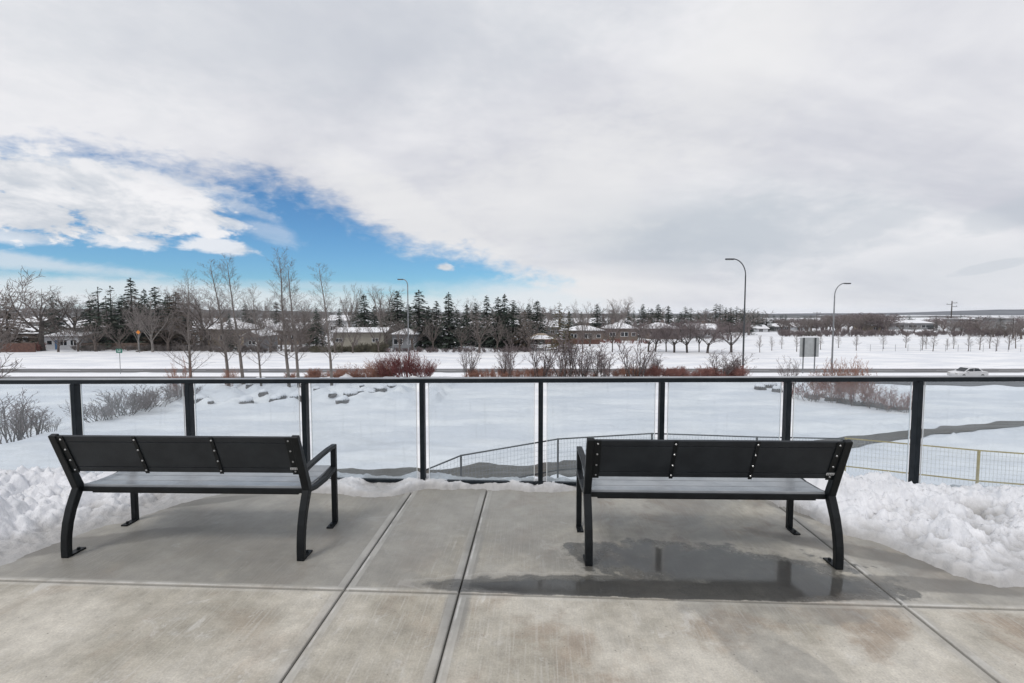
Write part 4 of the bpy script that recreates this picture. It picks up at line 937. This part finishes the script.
# boulders
def boulder(name, px, py, r, label, group, seed, z=None):
    Y = None
    p = at(px, py, z=-4.45); x, y = p.x, p.y; z = terrain(x, y); rng = random.Random(seed)
    import bmesh
    bm = bmesh.new(); bmesh.ops.create_icosphere(bm, subdivisions=3, radius=1)
    sx, sy, sz = r * rng.uniform(.9, 1.4), r * rng.uniform(.8, 1.1), r * rng.uniform(.75, 1.05)
    for v in bm.verts:
        k = 1 + .35 * noise.noise(v.co * 1.3 + Vector((seed, 0, 0))) + .12 * noise.noise(v.co * 4 + Vector((seed, 2, 0)))
        v.co = Vector((v.co.x * sx * k, v.co.y * sy * k, v.co.z * sz * k))
    me = bpy.data.meshes.new('stone'); bm.to_mesh(me)
    root = empty(name, (x, y, z + sz * .18), rng.uniform(0, 3), label, 'boulder', group)
    link('stone', me, M['rock'], root)
    # snow lying on the top of the stone
    top = bm.copy(); bmesh.ops.delete(top, geom=[f for f in top.faces if f.normal.z < .38 or f.calc_center_median().z < sz * .15], context='FACES')
    for v in top.verts: v.co += Vector((0, 0, .035 + .06 * r)) + v.normal * .01
    me2 = bpy.data.meshes.new('snow_cap'); top.to_mesh(me2)
    if len(me2.polygons):
        o = link('snow_cap', me2, M['snow'], root, smooth=True); s_ = o.modifiers.new('thick', 'SOLIDIFY'); s_.thickness = .05 + .05 * r; s_.offset = -1
    bm.free(); top.free()
bl_ = [(203, 405, .42), (212, 404, .3), (243, 404, .45), (233, 394, .3), (263, 404, .5), (273, 403, .5), (283, 400, .35), (252, 391, .3), (298, 402, .55), (316, 396, .45), (330, 405, .35), (352, 399, .6), (345, 404, .4), (359, 396, .35), (371, 397, .5), (380, 393, .55), (388, 390, .5), (395, 388, .4), (365, 391, .3)]
for i, (px, py, r) in enumerate(sorted(bl_)): boulder('boulder', px + (i * 37 % 7 - 3), py + (i * 53 % 5 - 2), r * (.95, .6, .75, 1.1)[i % 4], f'{ORD[i]} snow capped boulder from the left in the bed behind the left bench', 'boulders of the left bed', 300 + i)
br_ = [(760, 389, .4), (769, 387, .55), (777, 391, .4), (812, 398, .4), (822, 397, .35), (831, 400, .4), (845, 403, .45), (855, 401, .35), (862, 405, .6), (878, 407, .5), (884, 408, .4), (894, 407, .55), (902, 410, .4)]
for i, (px, py, r) in enumerate(sorted(br_)): boulder('boulder', px, py, r * 1.05, f'{ORD[i]} snow capped boulder from the left in the bed behind the right bench', 'boulders of the right bed', 340 + i)

# ------------------------------------------------------------------ wire fences in the garden
def wire_fence(name, label, pts, m, mw, cut=None):
    """pts: (px, py_top, depth); panels of welded wire between posts"""
    tops = [at(px, py, Y=Y) for px, py, Y in pts]; r = empty(name, (tops[0].x, tops[0].y, tops[0].z - 1.1), 0, label, 'fence'); o0 = r.location.copy(); Hf = 1.08
    W_ = [p - o0 for p in tops]
    for i, p in enumerate(W_):
        q_ = MB(); q_.box((p.x, p.y, p.z - Hf / 2 - .1), (.055, .055, Hf + .24)); q_.build('post', M[m], r, bevel=.004)
    for a, b in zip(W_, W_[1:]):
        for off, nm in ((0, 'top_rail'), (.93, 'lower_rail')):
            q_ = MB(); d = (b - a).normalized() * .03; q_.bar(a + d - Vector((0, 0, off)), b - d - Vector((0, 0, off)), .035, .035); q_.build(nm, M[m], r)
        q_ = MB(); L = (b - a).length; n = int(L / .10)
        for k in range(1, n): p = a.lerp(b, k / n); q_.tube(p - Vector((0, 0, .01)), p - Vector((0, 0, Hf)), .0032, .0032, 3)
        for k in range(1, 8): dz_ = Vector((0, 0, k * .135)); q_.tube(a - dz_, b - dz_, .0028, .0028, 3)
        q_.build('wire_panel', M[mw], r)
wire_fence('wire_fence', 'black railed wire fence stepping down to the left below the deck', [(372, 492, 12.8), (461, 455.5, 13.3), (558, 439, 14.0), (652, 433.5, 15.0), (757, 437, 15.2), (842, 438.6, 15.4)], 'black_metal', 'wire')
wire_fence('wire_fence', 'yellow framed wire fence behind the right snow pile', [(846, 438.2, 15.6), (979, 450.5, 14.3), (1100, 459, 13.8)], 'yellow_paint', 'yellow_wire')
# low wire fence across the far field
r = empty('field_fence', (at(868, Y=101).x, 101, terrain(at(868, Y=101).x, 101)), 0, 'low wire fence with thin posts across the snowy field on the right', 'fence')
fx = [at(872 + 12.6 * k, Y=101).x for k in range(15)]
for k, x in enumerate(fx):
    q_ = MB(); X = x - r.location.x; q_.tube((X, 0, -.2), (X, 0, 1.45), .035, .035, 6, True); q_.build('post', M['lamp_steel'], r)
q_ = MB()
for zz in (.25, .6, .95, 1.38): q_.tube((0, 0, zz), (fx[-1] - r.location.x, 0, zz), .012, .012, 3)
q_.build('wire_mesh', M['wire'], r)

# ------------------------------------------------------------------ street lamps, signs, poles
def street_lamp(px, top, Y, zb, reach, m, label, thick=.11):
    x = at(px, Y=Y).x; h = H + (312 - top) * Y / F - zb; r = empty('street_lamp', (x, Y, zb), 0, label, 'street lamp', 'street lamps along the road')
    q_ = MB(); q_.tube((0, 0, -.1), (0, 0, .35), .2, .18, 10, True); q_.build('base', M[m], r)
    q_ = MB(); A = abs(reach); s = 1 if reach > 0 else -1; hb = h - A * 1.25
    q_.tube((0, 0, .3), (0, 0, hb), thick, thick * .62, 10)
    pts = [Vector((0, 0, hb))]
    for k in range(1, 13):
        t = k / 12 * math.pi / 2; pts.append(Vector((s * A * (1 - math.cos(t)) , 0, hb + (h - hb) * math.sin(t))))
    for a, b in zip(pts, pts[1:]): q_.tube(a, b, thick * .6, thick * .5, 8)
    q_.build('pole', M[m], r)
    e = pts[-1]; q_ = MB(); q_.prism([(-.13, .05), (.13, .05), (.16, -.03), (.10, -.10), (-.10, -.10), (-.16, -.03)], 0, .85)
    for i, v in enumerate(q_.v): q_.v[i] = (e.x + s * v[0] - s * .1, e.y + v[1] * (1 - .25 * v[0]), e.z + v[2])
    lh = q_.build('lamp_head', M['lamp_dark'], r)
    q_ = MB(); q_.box((e.x + s * .42, e.y, e.z - .115), (.45, .17, .03)); q_.build('lens', M['lamp_lens'], lh)
street_lamp(744.5, 259.5, 50, terrain(at(744.5, Y=50).x, 50), -1.35, 'lamp_dark', 'tall dark street lamp with hooked arm beside the red hedge', .10)
street_lamp(834, 283.5, 64.6, STREET + .2, 1.3, 'lamp_steel', 'grey street lamp on the median right of the big sign back', .12)
street_lamp(408, 279.5, 73, STREET, -.75, 'lamp_steel', 'grey street lamp rising behind the dark red bush', .12)
# big sign seen from behind
x = at(811, Y=64.4).x; r = empty('road_sign', (x, 64.4, STREET + .15), R(6), 'large blank grey back of a road sign on two posts', 'sign'); zt = H + (312 - 337.5) * 64.4 / F - r.location.z; zbm = H + (312 - 357) * 64.4 / F - r.location.z
q_ = MB(); q_.box((0, .06, (zt + zbm) / 2), (2.75, .03, zt - zbm)); q_.build('panel', M['sign_back'], r, bevel=.004)
for s in (-.88, .78):
    q_ = MB(); q_.box((s, 0, zt / 2 - .1), (.13, .08, zt + .1)); q_.build('post', M['lamp_steel'], r)
    q_ = MB(); q_.box((s, -.05, (zt + zbm) / 2), (.22, .02, zt - zbm - .05)); q_.build('stiffener', M['lamp_dark'], r)
# green street sign
x = at(117.5, Y=64.4).x; r = empty('street_sign', (x, 64.4, STREET + .15), 0, 'small green sign on a thin pole in the snowy median', 'sign'); zt = H + (312 - 348.5) * 64.4 / F - r.location.z
q_ = MB(); q_.tube((0, 0, -.1), (0, 0, zt), .035, .035, 8, True); q_.build('pole', M['lamp_steel'], r)
q_ = MB(); q_.box((0, -.05, zt - .32), (.82, .02, .56)); pn = q_.build('panel', M['sign_green'], r, bevel=.004)
q_ = MB()
for u0, u1, vv in ((-.28, -.08, -.22), (.0, .26, -.22), (-.22, .2, -.42)): q_.box(((u0 + u1) / 2, -.064, zt + vv), (u1 - u0, .004, .07))
q_.build('lettering', M['white_paint'], pn)
# orange diamond sign
x = at(137.5, Y=98).x; r = empty('warning_sign', (x, 98, terrain(x, 98)), 0, 'orange diamond sign on a pole before the dark spruces', 'sign'); zt = H + (312 - 329.5) * 98 / F - r.location.z
q_ = MB(); q_.tube((0, 0, -.1), (0, 0, zt - .1), .05, .05, 8, True); q_.build('pole', M['lamp_steel'], r)
q_ = MB(); q_.box((0, -.07, zt - .55), (.62, .02, .62), __import__('mathutils').Matrix.Rotation(R(45), 3, 'Y')); q_.build('panel', M['sign_orange'], r)
# utility poles
for px, top, Y, wd, lb in ((951.5, 301, 230, .28, 'tall utility pole with crossarms against the right hills'), (817, 312, 320, .2, 'faint utility pole on the skyline left of the second lamp'), (1014, 318, 150, .12, 'thin dark pole rising over the right edge of the field')):
    x = at(px, Y=Y).x; zb = terrain(x, Y); h = H + (312 - top) * Y / F - zb; r = empty('utility_pole', (x, Y, zb), 0, lb, 'utility pole', 'utility poles')
    q_ = MB(); q_.tube((0, 0, -.3), (0, 0, h), wd, wd * .7, 8, True); q_.build('mast', M['bark_dark'], r)
    for k, (f, s) in enumerate(((.93, 1), (.88 if Y < 300 else .93, -1), (.80, 1))):
        if Y < 200: break
        q_ = MB(); q_.box((s * 1.2, 0, h - (1 - f) * h), (2.6, .2, .2)); ca_ = q_.build('crossarm', M['bark_dark'], r)
        q_ = MB(); q_.tube((s * 2.3, 0, h - (1 - f) * h), (s * 2.3, 0, h - (1 - f) * h + .6), .09, .06, 6, True); q_.build('insulator', M['lamp_steel'], ca_)

# ------------------------------------------------------------------ houses
def house(name, px0, px1, Y, ridge_py, eave_py, wall, label, roof='hip', depth=9, windows=(), door=None, chimney=None, group='houses beyond the street', base=None, cat='house', rot=0):
    xa_, xb_ = at(px0, Y=Y).x, at(px1, Y=Y).x; xc = (xa_ + xb_) / 2; w = xb_ - xa_; zb = terrain(xc, Y)
    ze = H + (312 - eave_py) * Y / F - zb; zr = H + (312 - ridge_py) * (Y + depth / 2) / F - zb
    r = empty(name, (xc, Y, zb), rot, label, cat, group); ov = .6
    q_ = MB(); q_.box((0, depth / 2, ze / 2 - .3), (w - 2 * ov, depth, ze + .6)); wl = q_.build('wall', M[wall], r)
    def roofmesh(o, dz, th=0):
        m_ = MB(); a = w / 2 + o; y0 = -ov - o; y1 = depth + ov + o; yc = depth / 2
        if roof == 'flat':
            m_.box((0, depth / 2, ze + .15 + dz), (w, depth + 2 * ov, .3)); return m_
        ins = min(depth / 2 * .9, w / 2 * .85) if roof == 'hip' else 0
        if roof == 'gable_front':
            P_ = [(-a, y0, ze + dz), (a, y0, ze + dz), (a, y1, ze + dz), (-a, y1, ze + dz), (0, y0, zr + dz), (0, y1, zr + dz)]
            F_ = [(0, 3, 5, 4), (1, 4, 5, 2), (0, 4, 1), (3, 2, 5), (0, 1, 2, 3)]
        else:
            P_ = [(-a, y0, ze + dz), (a, y0, ze + dz), (a, y1, ze + dz), (-a, y1, ze + dz), (-a + ins, yc, zr + dz), (a - ins, yc, zr + dz)]
            F_ = [(0, 1, 5, 4), (2, 3, 4, 5), (1, 2, 5), (3, 0, 4), (3, 2, 1, 0)]
        m_.v = P_; m_.f = F_; return m_
    rf = roofmesh(0, 0).build('roof', M['fascia'], r)
    sn = roofmesh(-.06, .18).build('snow_layer', M['clean_snow'], rf)
    if chimney is not None:
        q_ = MB(); q_.box((chimney * w, depth * .5, zr + .1), (.7, .7, 1.5)); q_.box((chimney * w, depth * .5, zr + .9), (.9, .9, .12)); q_.build('chimney', M['wall_brown'], rf)
    for (c, ww, hh) in windows:
        q_ = MB(); q_.box((c * w, -.02, ze * .55), (ww, .10, hh)); fr_ = q_.build('window', M['white_paint'], r)
        q_ = MB(); n = 2 if ww > 1.3 else 1
        for k in range(n): q_.box((c * w + (k - (n - 1) / 2) * (ww / n) , -.075, ze * .55), (ww / n - .16, .02, hh - .16))
        q_.build('pane', M['window_dark'], fr_)
    if door is not None:
        q_ = MB(); q_.box((door[0] * w, -.03, 1.05), (door[2] if len(door) > 2 else 1.0, .08, 2.1)); d_ = q_.build('door', M[door[1]], r)
        q_ = MB(); q_.box((door[0] * w + .35, -.09, 1.0), (.08, .05, .08)); q_.build('handle', M['lamp_steel'], d_)
    return r
WN = ((-.3, 1.8, 1.2), (.05, 2.2, 1.3), (.32, 1.2, 1.1))
house('bungalow', 40, 80, 106, 332.5, 337, 'wall_white', 'small white bungalow with a blue door under a snowy roof', 'gable', 9, ((.05, 1.6, 1.3), (.3, 1.4, 1.3), (-.3, 1.2, 1)), (-.12, 'wall_blue', .9))
house('bungalow', -40, 38, 120, 327, 334, 'wall_brown', 'long brown bungalow at the left edge with deep snow on its roof', 'hip', 10, WN, (.2, 'fascia'), -.1)
house('house', 66, 92, 135, 321.5, 328, 'wall_grey', 'grey house half hidden behind the narrow spruce', 'hip', 9, ((-.2, 1.6, 1.2), (.2, 1.6, 1.2)), None, .1)
house('house', 5, 45, 165, 317, 322.5, 'wall_grey', 'far grey house above the long brown bungalow', 'gable', 9, WN, None, .2)
house('bungalow', 196, 246, 116, 321.5, 330, 'wall_tan', 'tan bungalow with a broad snowy hip roof behind the aspens', 'hip', 11, WN, (.1, 'fascia'), -.2)
house('garage', 240, 262, 108, 330.5, 337, 'wall_grey', 'grey gabled garage right of the tan bungalow', 'gable_front', 8, ((0, 1.6, .9),), (.25, 'white_paint', 1.0), cat='garage')
house('house', 262, 300, 122, 323, 331, 'wall_brown', 'brown house with snowy roof behind the tall aspens', 'gable', 10, WN, None, .2)
house('bungalow', 330, 386, 108, 328, 333, 'wall_beige', 'long low beige bungalow with a flat snowy roof behind the hedge', 'gable', 8, ((-.35, 1.6, .9), (.3, 1.4, .9)), (-.05, 'fascia'))
house('bungalow', 389, 418, 106, 329, 335, 'wall_grey', 'small grey bungalow beside the left street lamp', 'hip', 7, ((-.2, 2.0, 1.3), (.22, 1.4, 1.2)), None)
house('house', 325, 350, 160, 315.5, 321, 'wall_white', 'pale house far behind the beige bungalow', 'gable', 9, ((-.2, 1.6, 1.4), (.25, 1.6, 1.4)), None, .3)
house('house', 455, 492, 130, 322, 328, 'wall_brown', 'brown house low between the pointed spruces', 'hip', 9, WN, None, None)
house('bungalow', 566, 606, 132, 326, 331, 'wall_brown', 'brown bungalow with snowy roof left of the lone orchard tree', 'hip', 9, WN, (.2, 'fascia'), .1)
house('house', 606, 640, 140, 323, 329, 'wall_brown', 'brownish house with snowy roof behind the lone orchard tree', 'hip', 10, WN, None, -.2)
house('house', 575, 604, 170, 318.5, 323.5, 'wall_grey', 'small grey house farther back above the brown bungalow', 'gable', 9, ((0, 1.6, 1.2),), None, None)
house('house', 646, 682, 150, 323, 329, 'wall_brown', 'brown house behind the left orchard rows', 'hip', 10, WN, None, .1)
house('house', 690, 722, 155, 324, 330, 'wall_grey', 'grey house behind the middle orchard rows', 'gable', 10, WN, None, .1)
house('house', 753, 770, 200, 325, 329, 'wall_white', 'little white house right of the tall dark lamp', 'gable', 8, ((0, 1.6, 1.2),), None, None)
house('house', 771, 792, 215, 323.5, 327, 'wall_grey', 'grey house at the edge of the field left of the big sign', 'hip', 9, ((-.2, 1.6, 1.2), (.25, 1.6, 1.2)), None, None)
house('house', 794, 812, 220, 323, 327, 'wall_white', 'pale house just above the big sign back', 'gable', 9, ((-.2, 1.6, 1.2), (.25, 1.6, 1.2)), None, None)
house('house', 948 - 80, 884, 205, 322, 326, 'wall_tan', 'tan house in the brown trees right of the second lamp', 'gable', 9, ((0, 1.6, 1.2),), None, None)
house('warehouse', 892, 935, 230, 320.5, 323.5, 'wall_grey', 'long low warehouse with a white snowy roof on the right', 'gable', 16, ((-.3, 4, 1.4), (0, 4, 1.4), (.3, 4, 1.4)), (.42, 'window_dark', 3), group=None, cat='warehouse')
house('apartment_block', 972, 982, 200, 318, 320, 'concrete_block', 'narrow pale concrete block left of the right hand trees', 'flat', 12, ((-.2, 1.4, 1.4), (.2, 1.4, 1.4)), None, group=None, cat='building')
house('apartment_block', 1005, 1016, 195, 316.5, 319, 'concrete_block', 'pale concrete block nearest the right edge', 'flat', 12, ((-.2, 1.4, 1.4), (.2, 1.4, 1.4)), None, group=None, cat='building')
fr_ = [(-8, 150, 'wall_grey'), (24, 185, 'wall_white'), (58, 170, 'wall_brown'), (80, 160, 'wall_grey'), (186, 150, 'wall_white'), (205, 190, 'wall_brown'), (232, 165, 'wall_grey'), (270, 175, 'wall_white'), (292, 150, 'wall_tan'), (312, 180, 'wall_grey'), (372, 165, 'wall_white'), (428, 150, 'wall_grey'), (512, 170, 'wall_white'), (548, 160, 'wall_grey'), (628, 185, 'wall_white'), (665, 190, 'wall_grey')]
for i, (px, Y, wl_) in enumerate(fr_):
    house('house', px - 11, px + 11, Y, 312 + 3.0 * 483 / Y - 1, 312 + 5.2 * 483 / Y, wl_, f'{ORD[i]} of the far houses glimpsed through the trees, from the left', 'gable' if i % 2 else 'hip', 9, ((-.2, 1.4, 1.1), (.2, 1.4, 1.1)), None, .2 if i % 3 else None)
# gazebo
x = at(541, Y=104).x; r = empty('gazebo', (x, 104, terrain(x, 104)), 0, 'gazebo with a tan low roof dusted with snow right of the dark clump', 'gazebo')
for sx in (-1, 1):
    for sy in (-1, 1): q_ = MB(); q_.box((sx * 2.4, sy * 1.9, 1.2), (.18, .18, 2.6)); q_.build('post', M['fence_wood'], r)
q_ = MB(); q_.v = [(-3.2, -2.6, 2.5), (3.2, -2.6, 2.5), (3.2, 2.6, 2.5), (-3.2, 2.6, 2.5), (-.6, 0, 3.7), (.6, 0, 3.7)]; q_.f = [(0, 1, 5, 4), (2, 3, 4, 5), (1, 2, 5), (3, 0, 4), (3, 2, 1, 0)]; ro = q_.build('roof', M['wall_tan'], r)
q_ = MB(); q_.v = [(-3.1, -2.5, 2.62), (3.1, -2.5, 2.62), (1.0, -.9, 3.3), (-1.0, -.9, 3.3)]; q_.f = [(0, 1, 2, 3)]; so_ = q_.build('snow_layer', M['clean_snow'], ro); so_.modifiers.new('t', 'SOLIDIFY').thickness = .06
# board fences
for px0, px1, Y, h, m, lb in ((-30, 33, 100, 1.9, 'fence_red', 'reddish board fence at the left edge'), (62, 162, 106.5, 1.4, 'fence_wood', 'low brown board fence behind the brush'), (545, 600, 122, 1.2, 'fence_red', 'reddish board fence in front of the brown bungalow')):
    a = at(px0, Y=Y).x; b = at(px1, Y=Y).x; r = empty('board_fence', (a, Y, terrain((a + b) / 2, Y)), 0, lb, 'fence'); n = int((b - a) / 2.4)
    q_ = MB(); q_.box(((b - a) / 2, 0, h / 2), (b - a, .04, h)); q_.build('board_panel', M[m], r)
    for k in range(n + 1): q_ = MB(); q_.box((k * (b - a) / n, .06, h / 2), (.1, .1, h + .2)); q_.build('post', M['fence_wood'], r)

# ------------------------------------------------------------------ car
def car(px, Y, label):
    x = at(px, Y=Y).x; r = empty('parked_car' if False else 'car', (x, Y, STREET + .034), 0, label, 'car')
    r.scale = (.84, .92, 1); L, Wd = 4.6, 1.78
    low = [(-2.3, .32), (-2.28, .62), (-2.15, .80), (-1.2, .90), (-.85, .93), (.95, .97), (1.9, .96), (2.25, .90), (2.3, .55), (2.25, .30), (1.75, .26), (-1.8, .26)]
    q_ = MB(); q_.prism([(a, b) for a, b in low], -Wd / 2, Wd / 2, 'y'); q_.v = [(v[0], v[1] * (1 - .06 * max(0, abs(v[0]) - 1.6)), v[2]) for v in q_.v]; q_.build('body', M['car_white'], r, bevel=.06)
    cab = [(-1.15, .90), (-.45, 1.36), (.25, 1.44), (.95, 1.40), (1.75, .95)]
    q_ = MB(); q_.prism(cab, -.70, .70, 'y'); q_.build('roof', M['car_white'], r, bevel=.05)
    for s in (-1, 1):
        q_ = MB(); q_.prism([(-.95, .95), (-.42, 1.30), (.18, 1.36), (.18, .95)], s * .70, s * .715, 'y'); q_.build('side_window', M['car_glass'], r)
        q_ = MB(); q_.prism([(.26, .95), (.26, 1.36), (.88, 1.33), (1.40, .97)], s * .70, s * .715, 'y'); q_.build('side_window', M['car_glass'], r)
        for wx in (-1.42, 1.38):
            q_ = MB(); q_.tube((wx, s * .70, .31), (wx, s * .90, .31), .31, .31, 20, True); w_ = q_.build('wheel', M['rubber'], r)
            q_ = MB(); q_.tube((wx, s * .89, .31), (wx, s * .912, .31), .20, .17, 12, True); q_.build('rim', M['chrome'], w_)
        q_ = MB(); q_.box((-2.24, s * .6, .68), (.12, .38, .14)); q_.build('headlight', M['lamp_lens'], r)
        q_ = MB(); q_.box((2.27, s * .62, .74), (.08, .34, .16)); q_.build('tail_light', M['car_red_lamp'], r)
        q_ = MB(); q_.box((-.85, s * .96, .98), (.14, .16, .12)); q_.build('mirror', M['car_white'], r)
    q_ = MB(); q_.quad((-1.12, -.64, .94), (-1.12, .64, .94), (-.50, .60, 1.345), (-.50, -.60, 1.345)); o = q_.build('windscreen', M['car_glass'], r); o.location.z = .012; o.location.x = -.02; o.modifiers.new('t', 'SOLIDIFY').thickness = .01
car(971, 60.8, 'white sedan driving on the near carriageway at the right')

# ------------------------------------------------------------------ air
hb = MB().box((0, 6000, 34), (32000, 20000, 100))
hm = bpy.data.materials.new('haze'); hm.use_nodes = True; hm.node_tree.nodes.clear()
hv = hm.node_tree.nodes.new('ShaderNodeVolumePrincipled'); ho = hm.node_tree.nodes.new('ShaderNodeOutputMaterial'); hm.node_tree.links.new(hv.outputs[0], ho.inputs['Volume'])
hv.inputs['Color'].default_value = (.96, .98, 1.0, 1); hv.inputs['Density'].default_value = .00007; hv.inputs['Anisotropy'].default_value = .2
tag(hb.build('haze', hm), 'thin pale winter haze that fades the far hills', kind='stuff')
